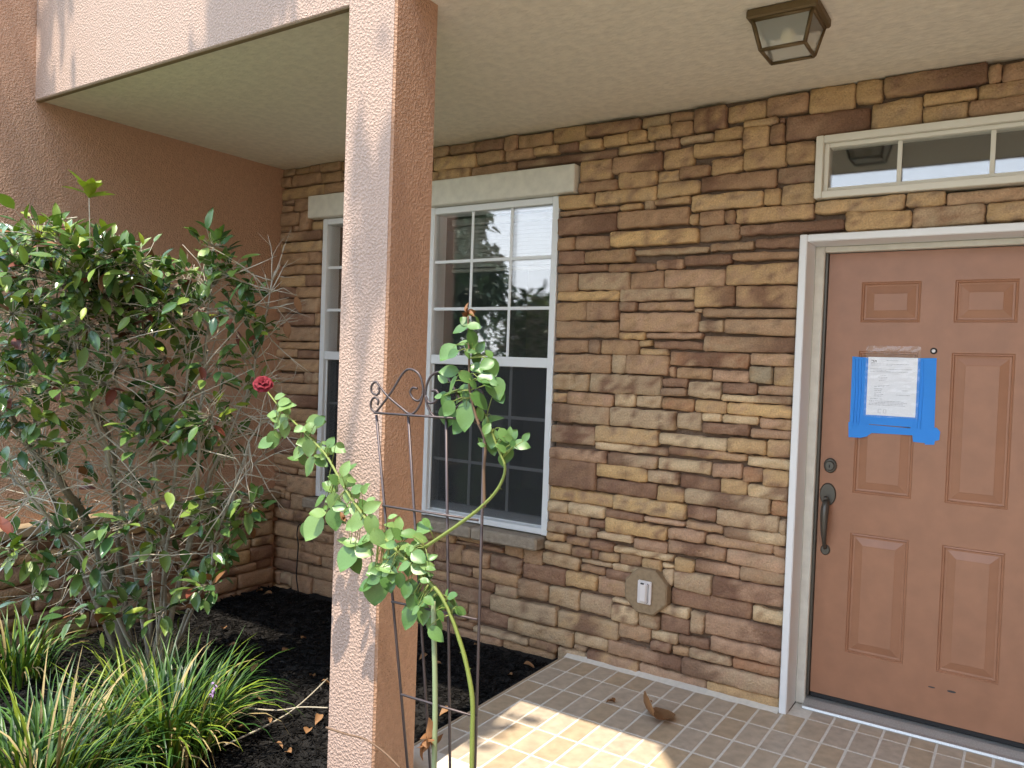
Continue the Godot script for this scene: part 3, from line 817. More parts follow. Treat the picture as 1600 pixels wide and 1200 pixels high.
func notice_print() -> ImageTexture:
	var im := Image.create(400, 520, false, Image.FORMAT_RGB8)
	im.fill(Color(0.93, 0.94, 0.96))
	var r := RandomNumberGenerator.new()
	r.seed = 5
	var ink := Color(0.45, 0.46, 0.5)
	for row in [[28, 150, 245], [60, 20, 330], [72, 20, 200], [104, 20, 360], [116, 20, 150], [128, 20, 330], [160, 100, 150], [176, 90, 160], [192, 100, 160], [208, 95, 150], [250, 90, 185], [262, 60, 140], [282, 60, 130], [298, 60, 120], [314, 60, 120], [330, 60, 135], [346, 60, 120], [370, 30, 95], [372, 110, 130], [390, 20, 300], [402, 20, 330], [414, 20, 300], [426, 20, 320], [330, 240, 350], [290, 290, 330]]:
		var x: int = row[1]
		while x < row[2]:
			var l := r.randi_range(5, 22)
			im.fill_rect(Rect2i(x, row[0], mini(l, row[2] - x), 3), ink.lerp(Color(0.8, 0.8, 0.82), r.randf() * 0.6))
			x += l + 4
	for s in [[24, 40, 22, 4], [40, 44, 4, 14], [26, 58, 20, 4], [52, 42, 4, 18], [52, 42, 16, 4], [64, 46, 4, 10]]:
		im.fill_rect(Rect2i(s[0], s[1] - 12, s[2], s[3]), Color(0.25, 0.25, 0.3))
	for s in [[100, 462, 26, 7], [96, 468, 8, 30], [100, 494, 24, 7], [140, 466, 8, 32], [146, 462, 20, 6], [160, 468, 8, 30], [146, 494, 18, 6]]:
		im.fill_rect(Rect2i(s[0], s[1], s[2], s[3]), Color(0.84, 0.85, 0.87))
	return ImageTexture.create_from_image(im)

func build_lamp() -> void:
	var c := Vector3(-0.770, CEIL, -2.868)
	var l := thing("porch_lamp", "square bronze ceiling lamp with tapered frosted glass sides", "lamp", c)
	var st := begin()
	box(st, Vector3(-0.120, -0.034, -0.108), Vector3(0.120, -0.0005, 0.108), 0.006)
	part("base_plate", done(st), M.lamp_metal, l)
	var hi := Vector3(0.100, -0.036, 0.092)
	var lo := Vector3(0.075, -0.136, 0.070)
	var corner := func(sx: float, sz: float, b: Vector3) -> Vector3: return Vector3(sx * b.x, b.y, sz * b.z)
	for s in [[-1.0, -1.0], [1.0, -1.0], [1.0, 1.0], [-1.0, 1.0]]:
		var a: Vector3 = corner.call(s[0], s[1], hi)
		var b: Vector3 = corner.call(s[0], s[1], lo)
		part("corner_bar", tube_mesh([a, b], [0.0075, 0.0075], 4), M.lamp_metal, l)
	var ring := [[-1.0, -1.0], [1.0, -1.0], [1.0, 1.0], [-1.0, 1.0]]
	for k in 4:
		var p: Array = ring[k]
		var q: Array = ring[(k + 1) % 4]
		part("bottom_bar", tube_mesh([corner.call(p[0], p[1], lo), corner.call(q[0], q[1], lo)], [0.0075, 0.0075], 4), M.lamp_metal, l)
		part("top_bar", tube_mesh([corner.call(p[0], p[1], hi), corner.call(q[0], q[1], hi)], [0.0075, 0.0075], 4), M.lamp_metal, l)
		st = begin()
		quad(st, corner.call(p[0], p[1], hi), corner.call(q[0], q[1], hi), corner.call(q[0], q[1], lo), corner.call(p[0], p[1], lo), Vector3(p[0] + q[0], 0, p[1] + q[1]))
		part("glass_pane", done(st), M.frosted, l)
	st = begin()
	quad(st, Vector3(-0.072, -0.134, -0.067), Vector3(0.072, -0.134, -0.067), Vector3(0.072, -0.134, 0.067), Vector3(-0.072, -0.134, 0.067), Vector3.DOWN)
	part("glass_pane", done(st), M.frosted, l)
	var bulb := SphereMesh.new()
	bulb.radius = 0.026
	bulb.height = 0.062
	bulb.radial_segments = 20
	bulb.rings = 10
	part("bulb", bulb, M.bulb_glass, l, Vector3(0, -0.078, 0.0))

func build_outlet() -> void:
	var c := Vector3(-1.543, 0.430, -3.612)
	var o := thing("outdoor_outlet", "white covered outlet on octagonal tan plate in stone wall", "outlet", c)
	var st := begin()
	disc(st, Vector3.ZERO, 0.120, -0.06, 0.0, 8, 1.0, 1.0, 0.008)
	var p := part("octagon_plate", done(st), M.plate, o)
	p.rotation.z = PI / 8
	var cover := part("cover", box_mesh(Vector3(0.072, 0.114, 0.014), 0.004), M.white_plastic, o, Vector3(0.0, 0.0, 0.0072))
	part("lid", box_mesh(Vector3(0.040, 0.092, 0.016), 0.006), M.white_plastic, cover, Vector3(-0.004, 0.0, 0.013))
	var loop := []
	for k in 21:
		var a := -PI * 0.5 + PI * k / 20.0
		loop.append(Vector3(0.018 + cos(a) * 0.006, (0.040 if a > 0 else -0.040) + sin(a) * 0.008, 0.0135))
	part("lid_seam", tube_mesh(loop, [0.0016], 5), M.scuff, cover)
	part("hinge", box_mesh(Vector3(0.018, 0.007, 0.008), 0.002), M.scuff, cover, Vector3(-0.006, 0.046, 0.019))

func build_cable() -> void:
	var pts := []
	for q in [[540, 818], [500, 819], [478, 818], [467, 821], [464, 835], [466, 852], [464, 880], [463, 900], [466, 925]]:
		pts.append(on_z(q[0], q[1], -3.612))
	var c := thing("wall_cable", "thin black cable hanging down the stone wall beside the window", "cable", pts[-1])
	rod("cable", curve(pts, 4), [0.0045], M.black_cable, c, 6)

# ---------- ground ----------
func build_ground() -> void:
	var st := begin()
	quad(st, Vector3(-90, -0.16, -90), Vector3(90, -0.16, -90), Vector3(90, -0.16, 90), Vector3(-90, -0.16, 90), Vector3.UP)
	struct("lawn", done(st), M.lawn)
	st = begin()
	quad(st, Vector3(-60, -0.150, 9.0), Vector3(60, -0.150, 9.0), Vector3(60, -0.150, 15.0), Vector3(-60, -0.150, 15.0), Vector3.UP)
	struct("street", done(st), M.concrete)
	st = begin()
	box(st, Vector3(-1.15, -0.16, -2.23), Vector3(1.6, -0.012, 4.0), 0.01)
	struct("front_walk", done(st), M.concrete)
	# planting bed
	st = begin(false)
	var nx := 46
	var nz := 44
	var h := func(i: int, j: int) -> Vector3:
		var x := lerpf(-4.33, -1.1, float(i) / nx)
		var z := lerpf(-3.69, 0.4, float(j) / nz)
		return Vector3(x, -0.052 + noise.get_noise_2d(x * 7.0, z * 7.0) * 0.016, z)
	for j in nz:
		for i in nx:
			var c: Vector3 = h.call(i, j)
			if c.x > -2.03 and c.z < -2.25:
				continue
			quad(st, h.call(i, j), h.call(i + 1, j), h.call(i + 1, j + 1), h.call(i, j + 1), Vector3.UP)
	struct("planting_bed", done(st), M.soil)
	# shredded mulch
	st = begin()
	box(st, Vector3(-0.5, -0.5, -0.5), Vector3(0.5, 0.5, 0.5))
	var chip := done(st)
	var mm := MultiMesh.new()
	mm.transform_format = MultiMesh.TRANSFORM_3D
	mm.use_colors = true
	mm.mesh = chip
	mm.instance_count = 15000
	for k in 15000:
		var x := rng.randf_range(-4.28, -1.99)
		var z := rng.randf_range(-3.60, -1.30)
		var y := -0.052 + noise.get_noise_2d(x * 7.0, z * 7.0) * 0.016 + rng.randf() * 0.012
		var b := Basis(Vector3.UP, rng.randf() * TAU) * Basis(Vector3.RIGHT, rng.randf_range(-0.45, 0.45)) * Basis(Vector3.FORWARD, rng.randf() * TAU)
		var l := rng.randf_range(0.018, 0.06)
		b = b * Basis.from_scale(Vector3(rng.randf_range(0.003, 0.008), rng.randf_range(0.002, 0.004), l))
		mm.set_instance_transform(k, Transform3D(b, Vector3(x, y, z)))
		var f := rng.randf_range(0.006, 0.020)
		if rng.randf() < 0.01: f = 0.06
		mm.set_instance_color(k, Color(f * 1.05, f * 0.97, f * 0.92))
	var o := MultiMeshInstance3D.new()
	o.multimesh = mm
	o.material_override = M.mulch
	o.name = "mulch"
	add_child(o)
	o.set_meta("kind", "stuff")
	o.set_meta("label", "black shredded wood mulch covering the planting bed")
	o.set_meta("category", "mulch")

func build_floor() -> void:
	var fl := Node3D.new()
	fl.name = "tile_floor"
	add_child(fl)
	fl.position = Vector3(-0.6, 0, -2.9)
	fl.set_meta("kind", "structure")
	var st := begin()
	box(st, Vector3(-1.986, -0.16, -3.69) - fl.position, Vector3(-0.8535, -0.0006, -2.235) - fl.position, 0.002)
	box(st, Vector3(-0.8530, -0.16, -3.83) - fl.position, Vector3(1.6, -0.0006, -2.235) - fl.position, 0.002)
	part("grout_bed", done(st), M.grout, fl)
	var full := box_mesh(Vector3(0.0925, 0.014, 0.1965), 0.0020)
	var meshes := {}
	for k in 27:
		var x0 := -1.981 + 0.1011 * k
		for j in 9:
			var z1 := -3.654 + 0.205 * (j + 1) - 0.205   # far edge first
			var za := z1
			var zb := z1 + 0.205
			var mesh: ArrayMesh = full
			if j == 0:
				za = -3.654; zb = -3.449
			else:
				za = -3.654 + 0.205 * j; zb = za + 0.205
			if zb > -2.23: continue
			var tile := part("tile", mesh, M["tile_%d" % (rng.randi() % 5)], fl, Vector3(x0 + 0.0505, -0.0062 + rng.randf_range(-0.0003, 0.0003), (za + zb) / 2) - fl.position)
			tile.rotation = Vector3(rng.randf_range(-0.002, 0.002), 0, rng.randf_range(-0.003, 0.003))
		if x0 > -0.86:
			part("tile", box_mesh(Vector3(0.0925, 0.014, 0.0925), 0.0020), M["tile_%d" % (rng.randi() % 5)], fl, Vector3(x0 + 0.0505, -0.0062, -3.7045) - fl.position)
	# pale caulk along the foot of the wall
	st = begin()
	var prev := Vector3.ZERO
	for i in 41:
		var x := lerpf(-1.986, -0.888, i / 40.0)
		var p := Vector3(x, 0.0012, -3.618 + noise.get_noise_1d(x * 60.0) * 0.004 + noise.get_noise_1d(x * 9.0) * 0.010)
		if i > 0:
			quad(st, prev, p, Vector3(p.x, 0.014, -3.66), Vector3(prev.x, 0.014, -3.66), Vector3(0, 1, 0.5))
		prev = p
	part("caulk_line", done(st), M.grout, fl, -fl.position)
	# edge trim of the tiled slab
	slab("edge_trim", Vector3(-2.002, -0.10, -3.64), Vector3(-1.9865, -0.0005, -2.235), 0.004, M.tile_1, fl)


# ---------- leaves ----------
func leaf_mesh(length: float, width: float, fold: float, curl: float, wave := 0.0, tip := 0.6) -> ArrayMesh:
	# stalk at the origin, tip along +y, upper face towards +z
	var st := begin(false)
	var n := 6
	var L := []
	for i in n + 1:
		var t := float(i) / n
		var w := width * 0.5 * pow(sin(PI * pow(t, tip)), 0.8) if i > 0 and i < n else 0.0008
		var y := length * t
		var z := -curl * length * t * t
		var lift := w * fold + wave * sin(t * 9.0) * width
		L.append([Vector3(-w, y, z + lift), Vector3(0, y, z), Vector3(w, y, z + w * fold - wave * sin(t * 8.0) * width)])
	for i in n:
		for s in 2:
			quad(st, L[i][s], L[i][s + 1], L[i + 1][s + 1], L[i + 1][s], Vector3(0, 0, 1))
	return done(st)

func leaf_basis(dir: Vector3, up: Vector3, scale := 1.0) -> Basis:
	var y := dir.normalized()
	var z := (up - y * up.dot(y))
	if z.length() < 0.05:
		z = y.cross(Vector3.RIGHT)
	z = z.normalized()
	return Basis(y.cross(z), y, z) * Basis.from_scale(Vector3.ONE * scale)

func rand_dir() -> Vector3:
	return Vector3(rng.randfn(), rng.randfn(), rng.randfn()).normalized()

func rose_depth(u: float) -> float:
	var d := 2.255 - (u - 650.0) * 0.00122
	if u < 600: d += (600 - u) * 0.0022
	return d

func build_trellis() -> void:
	var z := -1.75
	var base := Vector3(-1.40, -0.05, z)
	var t := thing("rose_trellis", "rusty dark wire trellis with scrolled heart top carrying the rose", "trellis", base)
	var bars := [[[588, 648], [637, 1200]], [[638, 650], [672, 1200]], [[697, 655], [703, 1200]], [[757, 662], [742, 1200]]]
	for b in bars:
		var a := on_z(b[0][0], b[0][1], z)
		var c := on_z(b[1][0], b[1][1], z)
		var low := a + (c - a) * ((-0.12 - a.y) / (c.y - a.y))
		rod("upright", [low, c.lerp(a, 0.5) + Vector3(0.002, 0, 0.002), a], [0.0042], M.wire, t, 7)
	for r in [[[585, 645], [760, 657]], [[598, 790], [747, 813]], [[612, 940], [746, 968]], [[627, 1085], [744, 1120]]]:
		rod("cross_bar", [on_z(r[0][0], r[0][1], z + 0.008), on_z(r[1][0], r[1][1], z + 0.008)], [0.0036], M.wire, t, 7)
	var shapes := [
		[[587, 645], [610, 615], [630, 583], [642, 577], [655, 585], [661, 604], [660, 622], [652, 640], [641, 647], [627, 637], [607, 620], [595, 606], [588, 597], [581, 602], [581, 612], [588, 617], [593, 612], [591, 605]],
		[[587, 645], [580, 638], [580, 627], [586, 621], [591, 626], [590, 633]],
		[[661, 616], [655, 626], [646, 623], [641, 613], [645, 606], [652, 607]]]
	for s in shapes:
		for mirror in [false, true]:
			var pts := []
			for q in s:
				var p := on_z(q[0], q[1], z)
				if mirror:
					p.x = 2 * -1.4465 - p.x
					p.y -= 0.004
				pts.append(p)
			rod("scroll", curve(pts, 4), [0.0036], M.wire, t, 7)

const ROSE := [700,551,32,225, 725,536,20,190, 719,514,24,205, 741,510,22,-15, 736,527,26,100, 751,542,20,60, 744,560,22,270, 737,549,14,0, 767,575,34,280, 701,580,30,180, 729,590,26,330, 707,602,32,240, 745,576,22,330, 722,615,34,230, 749,627,34,320, 727,650,44,265, 701,649,36,260, 775,607,36,290, 780,620,24,300, 696,625,22,250, 689,617,18,200, 750,647,26,330, 774,655,28,20, 762,667,32,250, 770,686,28,260, 787,680,24,300, 794,696,26,0, 815,695,26,350, 792,710,26,265, 802,680,20,60, 797,674,14,90, 775,696,24,200, 752,690,16,120, 761,599,22,330,
	426,647,22,180, 439,659,28,220, 448,637,28,20, 445,672,24,270, 444,628,22,10, 426,688,32,245, 480,669,22,200, 494,659,28,0, 486,669,20,300, 517,691,18,60, 505,704,16,300, 515,704,14,300, 529,702,24,350, 483,700,26,270, 467,707,24,230, 483,729,34,240, 502,723,22,330, 479,691,26,190, 515,761,26,150, 526,746,26,160, 540,732,24,70, 543,751,26,330, 559,764,22,20, 570,764,18,60, 543,776,20,270, 521,783,26,260, 499,783,26,220, 496,802,24,180, 490,824,44,240, 524,811,34,270, 531,792,22,0, 556,795,30,150, 581,792,28,30, 559,814,34,240, 581,821,34,280, 569,846,28,200, 591,840,28,300, 543,871,44,245, 569,862,28,350, 547,849,24,170,
	616,824,30,150, 638,835,28,170, 661,827,30,10, 657,841,24,340, 623,818,22,90, 610,837,24,200, 629,856,30,170, 654,857,26,330, 610,865,26,200, 632,870,28,190, 654,871,26,330, 616,881,24,260, 638,887,30,260, 654,884,22,300, 591,890,26,190, 607,883,22,30, 587,923,44,265, 607,910,30,290, 587,894,28,190, 584,905,26,200, 607,889,28,350, 625,907,24,270, 641,923,34,265, 644,941,24,260, 639,965,36,250, 657,937,26,300, 675,933,24,60, 685,944,26,330, 662,960,30,270, 683,959,26,320, 680,980,36,275, 707,931,18,20, 707,950,26,290, 720,955,20,330, 665,902,24,20, 672,918,18,20, 655,889,26,340, 668,884,22,0]

func build_rose() -> void:
	var base := Vector3(-1.34, -0.05, -1.73)
	var r := thing("rose_bush", "climbing rose with pale green leaves and one crimson bloom on trellis", "rose bush", base)
	var cane := func(called: String, list: Array, r0: float, r1: float, m: Material, grounded := false) -> Array:
		var pts := []
		if grounded:
			var q := at(list[0][0], list[0][1], rose_depth(list[0][0]))
			pts.append(Vector3(q.x + 0.02, -0.08, q.z))
		for q in list:
			pts.append(at(q[0], q[1], rose_depth(q[0]) - 0.012))
		var c := curve(pts, 4)
		var rad := []
		for i in c.size():
			rad.append(lerpf(r0, r1, float(i) / c.size()) * (1.0 + 0.12 * noise.get_noise_1d(i * 30.0)))
		rod(called, c, rad, m, r, 8)
		return c
	var c1: Array = cane.call("cane", [[737, 1230], [738, 1150], [738, 1090], [728, 1035], [718, 1000], [704, 960], [685, 925], [655, 895], [610, 850], [575, 815], [540, 765], [512, 715], [490, 690], [465, 665], [440, 640], [418, 612]], 0.0072, 0.003, M.cane, true)
	var c2: Array = cane.call("cane", [[664, 855], [700, 831], [735, 806], [752, 792], [772, 772], [785, 750], [789, 728], [780, 705], [772, 685], [760, 650]], 0.0052, 0.003, M.cane)
	var c3: Array = cane.call("dry_cane", [[757, 792], [756, 735], [758, 690], [745, 655], [734, 610], [733, 560], [732, 520], [731, 494]], 0.0042, 0.0026, M.dry_cane)
	cane.call("stake", [[678, 1240], [680, 1100], [678, 985], [677, 940]], 0.0078, 0.0072, M.stake, true)
	var all := c1 + c2 + c3
	# thorns
	for c in [c1, c2]:
		for i in range(6, c.size() - 4, 3):
			var p: Vector3 = c[i]
			var d: Vector3 = (cx * rng.randf_range(-1, 1) + cy * rng.randf_range(-0.6, 1)).normalized()
			rod("thorn", [p, p + d * 0.010], [0.0024, 0.0004], M.cane, r, 4)
	# leaflets
	var kinds := []
	for i in 5:
		kinds.append(leaf_mesh(1.0, rng.randf_range(0.62, 0.80), rng.randf_range(0.10, 0.4), rng.randf_range(-0.05, 0.22), rng.randf_range(0.0, 0.03), 0.82))
	var stalks := begin(false)
	for n in ROSE.size() / 2:
		var i := n / 2
		var second := n % 2 == 1
		var u: float = ROSE[i * 4]
		var v: float = ROSE[i * 4 + 1]
		var a := deg_to_rad(ROSE[i * 4 + 3])
		var size := 1.15
		if second:   # a smaller leaflet beside each
			u += rng.randf_range(-15, 15)
			v += rng.randf_range(-15, 15)
			a += rng.randf_range(-1.2, 1.2)
			size = rng.randf_range(0.65, 0.95)
		var d := rose_depth(u) + rng.randf_range(-0.05, 0.03)
		var length: float = ROSE[i * 4 + 2] * size / FOCAL * d
		var dir := cx * cos(a) + cy * sin(a) + cz * rng.randf_range(-0.45, 0.5)
		var c := at(u, v, d)
		var foot := c - dir.normalized() * length * 0.5
		var up := cz * rng.randf_range(0.5, 1.2) + Vector3.UP * rng.randf_range(0.4, 1.1) + rand_dir() * 0.35
		var pale := u < 670 and v < 900
		var k := rng.randf()
		var m: Material = M.rose_leaf
		if pale: m = M.rose_leaf_pale if k < 0.6 else M.rose_leaf
		elif k < 0.45: m = M.rose_leaf_deep
		var o := part("leaf", kinds[rng.randi() % 5], m, r, foot - base)
		o.basis = leaf_basis(dir, up, length)
		var near: Vector3 = all[0]
		for p in all:
			if p.distance_squared_to(foot) < near.distance_squared_to(foot): near = p
		if near.distance_to(foot) < 0.22:
			tube(stalks, [near, near.lerp(foot, 0.5) + Vector3(0, 0.006, 0), foot, foot + dir.normalized() * length * 0.2], [0.0016, 0.0013, 0.001, 0.0006], 5)
	var s := part("leaf_stalks", done(stalks), M.cane, r, -base)
	s.set_meta("kind", "stuff")
	# withered hips and dead bunch low on the stake
	for q in [[730, 488, 2.16, 0.016], [537, 812, 2.50, 0.014], [668, 1155, 2.20, 0.03]]:
		var c := at(q[0], q[1], q[2])
		for k in 9:
			var d := (rand_dir() + Vector3(0, 0.3 if q[3] < 0.02 else -0.4, 0)).normalized()
			var o := part("withered_sepal", T.dead_mesh, M.leaf_brown, r, c - base)
			o.basis = leaf_basis(d, rand_dir(), q[3] * rng.randf_range(1.0, 2.0))
	# crimson bloom
	var bc := at(411, 599, 2.79)
	var face := (CAM - bc).normalized() * 0.8 + Vector3.UP * 0.75
	var fb := leaf_basis(face, Vector3.UP if absf(face.y) < 0.9 else Vector3.RIGHT)
	var petal := petal_mesh()
	var bloom := part("bloom", petal, M.petal_red, r, bc - base)
	bloom.basis = fb * Basis.from_scale(Vector3.ONE * 0.012)
	for layer in 4:
		var n: int = [4, 6, 8, 8][layer]
		for k in n:
			var p := part("petal", petal, M.petal_red, bloom)
			var open: float = [0.12, 0.42, 0.85, 1.15][layer] + rng.randf_range(-0.1, 0.12)
			p.basis = Basis(Vector3.UP, TAU * (k + layer * 0.37) / n) * Basis(Vector3.RIGHT, open) * Basis.from_scale(Vector3.ONE * [1.5, 2.1, 2.6, 2.9][layer])
			p.position = Vector3(0, -0.25 * layer, 0)

func petal_mesh() -> ArrayMesh:
	var st := begin(false)
	var n := 5
	var P := []
	for j in n + 1:
		for i in n + 1:
			var s := float(i) / n * 2 - 1
			var t := float(j) / n
			var w := 0.55 * sqrt(sin(PI * clampf(0.12 + t * 0.72, 0, 1)))
			P.append(Vector3(s * w, t * (1.0 - 0.12 * s * s), 0.32 * s * s * w + 0.28 * t * t * t - 0.1 * sin(t * 3.0)))
	for j in n:
		for i in n:
			var a := j * (n + 1) + i
			quad(st, P[a], P[a + 1], P[a + n + 2], P[a + n + 1], Vector3(0, 0, -1))
	return done(st)

func ground_depth(u: float) -> float:
	return 3.28 + clampf(u, 0, 440) / 440.0 * 0.50

const CLUSTERS := [20,380,8,30, 60,370,8,30, 100,385,10,30, 140,400,10,30, 180,400,10,30, 220,410,10,30, 250,440,9,30, 290,440,8,28, 60,420,10,35, 110,440,10,35, 160,460,10,35, 210,470,9,30, 30,440,8,30, 20,490,7,30, 90,500,9,30, 140,510,8,30, 200,520,6,30, 230,490,6,25, 335,385,5,16, 355,420,8,22, 330,440,5,20, 390,452,5,18, 365,490,4,20, 418,520,2,8, 320,480,4,18, 20,600,8,35, 10,650,4,25, 75,600,4,20, 80,650,4,20, 110,690,3,18, 240,650,6,22, 225,685,5,20, 330,650,6,25, 350,680,6,25, 300,668,4,20, 290,700,4,20, 300,560,3,15, 398,600,3,12, 120,820,4,18, 60,845,3,14, 90,870,3,14, 200,820,3,14, 215,935,4,16, 190,955,3,14, 330,915,5,18, 335,790,5,22, 372,815,5,20, 350,860,5,22, 395,785,4,16, 250,850,3,14, 60,560,4,20, 140,565,4,20, 200,570,4,20, 270,500,6,25, 40,540,5,25, 340,570,3,20, 260,560,3,18, 180,430,8,30, 15,420,7,25, 130,430,8,30, 30,565,3,30, 100,610,3,28, 165,600,3,28, 200,625,3,26, 45,700,3,28, 130,650,3,26, 262,600,3,26, 300,620,3,26, 380,560,3,20, 400,500,3,18, 60,470,6,35, 180,490,6,35, 250,475,5,30, 300,505,4,26, 20,540,4,28, 110,540,5,30, 40,780,2,24, 100,740,2,24, 160,760,2,24, 150,880,2,20, 270,760,2,22, 310,800,2,22, 230,790,2,22, 280,900,2,20, 20,860,3,22, 50,930,3,22, 130,950,3,22, 260,950,3,20]
const STEMS := [[230, 1040, 235, 860, 205, 740, 190, 640, 175, 540, 150, 440], [190, 1030, 110, 840, 70, 740, 50, 620, 60, 480], [205, 1035, 150, 850, 100, 760, 40, 690, 5, 620], [250, 1030, 260, 880, 245, 760, 230, 620, 215, 480],
	[255, 1030, 290, 860, 330, 740, 375, 640, 400, 560, 425, 440], [245, 1035, 300, 830, 310, 700, 320, 560, 330, 450], [235, 1040, 200, 830, 165, 700, 120, 560, 100, 430], [260, 1030, 340, 860, 390, 690, 430, 650], [210, 1035, 180, 800, 175, 700, 130, 600, 120, 470],
	[225, 1035, 150, 900, 60, 790, 10, 740], [240, 1030, 265, 820, 290, 620, 285, 480], [262, 1025, 350, 800, 420, 700]]

func build_shrub() -> void:
	var base := at(225, 1035, 4.0)
	base.y = -0.05
	var s := thing("leafy_shrub", "tall twiggy shrub with glossy leaves in front of stucco wall", "shrub", base)
	var spine := []
	for k in STEMS.size():
		var q: Array = STEMS[k]
		var pts := []
		var n := q.size() / 2
		for i in n:
			var t := float(i) / (n - 1)
			var d := lerpf(4.0, ground_depth(q[i * 2]) + noise.get_noise_2d(k * 37.0, i * 20.0) * 0.25, smoothstep(0.0, 0.6, t))
			var p := at(q[i * 2], q[i * 2 + 1], d)
			if i == 0: p.y = -0.08
			p.x = maxf(p.x, -4.22)
			pts.append(p)
		var c := curve(pts, 5)
		var rad := []
		var r0: float = [0.012, 0.016, 0.026, 0.011, 0.010, 0.012, 0.011, 0.010, 0.014, 0.012, 0.009, 0.008][k]
		for i in c.size():
			c[i] += rand_dir() * 0.006
			rad.append(lerpf(r0, 0.0035, float(i) / c.size()))
		rod("stem", c, rad, M.bark if k in [1, 2, 8] else M.pale_bark, s, 7)
		spine.append_array(c.slice(4))
	var tw := begin(false)
	var twig := func(a: Vector3, dir: Vector3, length: float, r: float) -> Array:
		var pts := [a]
		var p := a
		var d := dir.normalized()
		for i in 4:
			d = (d + rand_dir() * 0.17).normalized()
			p += d * length / 4
			p.x = maxf(p.x, -4.25)
			pts.append(p)
		tube(tw, pts, [r, r * 0.85, r * 0.7, r * 0.5, r * 0.3], 5)
		return pts
	for p in spine:
		for k in 4:
			var d := (rand_dir() + Vector3.UP * 0.35).normalized()
			var pts: Array = twig.call(p, d, rng.randf_range(0.08, 0.34), rng.randf_range(0.0022, 0.0044))
			if rng.randf() < 0.7:
				twig.call(pts[2], d + rand_dir() * 0.9, rng.randf_range(0.06, 0.16), 0.0014)
			if rng.randf() < 0.5:
				twig.call(pts[3], d + rand_dir() * 0.9, rng.randf_range(0.05, 0.13), 0.0012)
	# bare pale sticks that reach to the right and a few crossing ones
	for q in [[330, 440, 440, 420], [340, 425, 465, 457], [350, 480, 452, 473], [300, 600, 430, 430], [270, 640, 400, 560], [230, 720, 340, 570], [150, 690, 260, 600], [30, 700, 110, 820], [200, 870, 330, 840], [120, 905, 290, 870], [240, 1035, 265, 890], [20, 470, 180, 480], [120, 340, 60, 352], [310, 860, 395, 720], [130, 560, 250, 620], [180, 760, 330, 660]]:
		var a := at(q[0], q[1], ground_depth(q[0]) - 0.05)
		var b := at(q[2], q[3], ground_depth(q[2]) - 0.12)
		twig.call(a, b - a, a.distance_to(b), 0.0040)
	# leaves
	var kinds := []
	for i in 5:
		kinds.append(leaf_mesh(1.0, rng.randf_range(0.36, 0.46), rng.randf_range(0.15, 0.5), rng.randf_range(0.0, 0.25), rng.randf_range(0.0, 0.02), 0.85))
	var rest := {}
	var count := 0
	var put := func(foot: Vector3, dir: Vector3, up: Vector3, length: float, m: String) -> void:
		var b := leaf_basis(dir, up, length)
		var k := rng.randi() % 5
		var o := part("leaf", kinds[k], M[m], s, foot - base)
		o.basis = b
	for i in CLUSTERS.size() / 4:
		var u: float = CLUSTERS[i * 4]
		var v: float = CLUSTERS[i * 4 + 1]
		var n := int(CLUSTERS[i * 4 + 2] * 5.2)
		var sp: float = CLUSTERS[i * 4 + 3] * 1.3
		var c := at(u, v, ground_depth(u) + rng.randf_range(-0.15, 0.15))
		c.x = maxf(c.x, -4.18)
		var near: Vector3 = spine[0]
		for p in spine:
			if p.distance_squared_to(c) < near.distance_squared_to(c): near = p
		tube(tw, [near, near.lerp(c, 0.5) + rand_dir() * 0.03, c], [0.004, 0.003, 0.002], 5)
		for k in n:
			var off := rand_dir() * sp / FOCAL * 3.7 * rng.randf_range(0.25, 1.0)
			off += cz * rng.randf_range(-0.10, 0.16)
			var foot := c + off
			foot.x = maxf(foot.x, -4.2)
			tube(tw, [c, c.lerp(foot, 0.6) + rand_dir() * 0.008, foot], [0.0018, 0.0014, 0.001], 4)
			var dir := off.normalized() * 0.8 + rand_dir() * 0.7 + Vector3.UP * rng.randf_range(-0.35, 0.45)
			var up := Vector3.UP * 1.1 + cz * 0.35 + rand_dir() * 0.5
			var q := rng.randf()
			var m := "leaf_mid"
			m = "leaf_dark" if q < 0.26 else ("leaf_mid" if q < 0.66 else ("leaf_light" if q < 0.90 else ("leaf_yellow" if q < 0.955 else ("leaf_red" if q < 0.98 else "leaf_brown"))))
			var length := rng.randf_range(0.06, 0.112)
			if count < 285:
				put.call(foot, dir, up, length, m)
			else:
				if not rest.has(m):
					rest[m] = SurfaceTool.new()
					rest[m].begin(Mesh.PRIMITIVE_TRIANGLES)
				rest[m].append_from(kinds[rng.randi() % 5], 0, Transform3D(leaf_basis(dir, up, length), foot - base))
			count += 1
	# the bright shoot above the crown, and hanging dead leaves
	var t0 := at(141, 385, 3.2)
	var t1 := at(139, 300, 3.18)
	tube(tw, [t0, t0.lerp(t1, 0.5), t1], [0.003, 0.0025, 0.002], 6)
	for k in 9:
		var d := (Vector3(cos(k * 2.4), 0, sin(k * 2.4)) * 0.8 + Vector3.UP * (0.9 if k > 5 else 0.35) )
		put.call(t1 - Vector3(0, 0.012 * (k % 3), 0), d, Vector3.UP, rng.randf_range(0.085, 0.12), "leaf_yellow")
	for q in [[432, 448], [462, 480], [448, 520], [285, 400], [235, 405]]:
		var hang := at(q[0], q[1] - 18, ground_depth(q[0]))
		var held: Vector3 = spine[0]
		for p in spine:
			if p.distance_squared_to(hang) < held.distance_squared_to(hang): held = p
		tube(tw, [held, held.lerp(hang, 0.5) + Vector3(0, 0.03, 0), hang], [0.003, 0.0022, 0.0014], 5)
		put.call(at(q[0], q[1] - 18, ground_depth(q[0])), Vector3.DOWN + rand_dir() * 0.4, cz, 0.085, "leaf_brown")
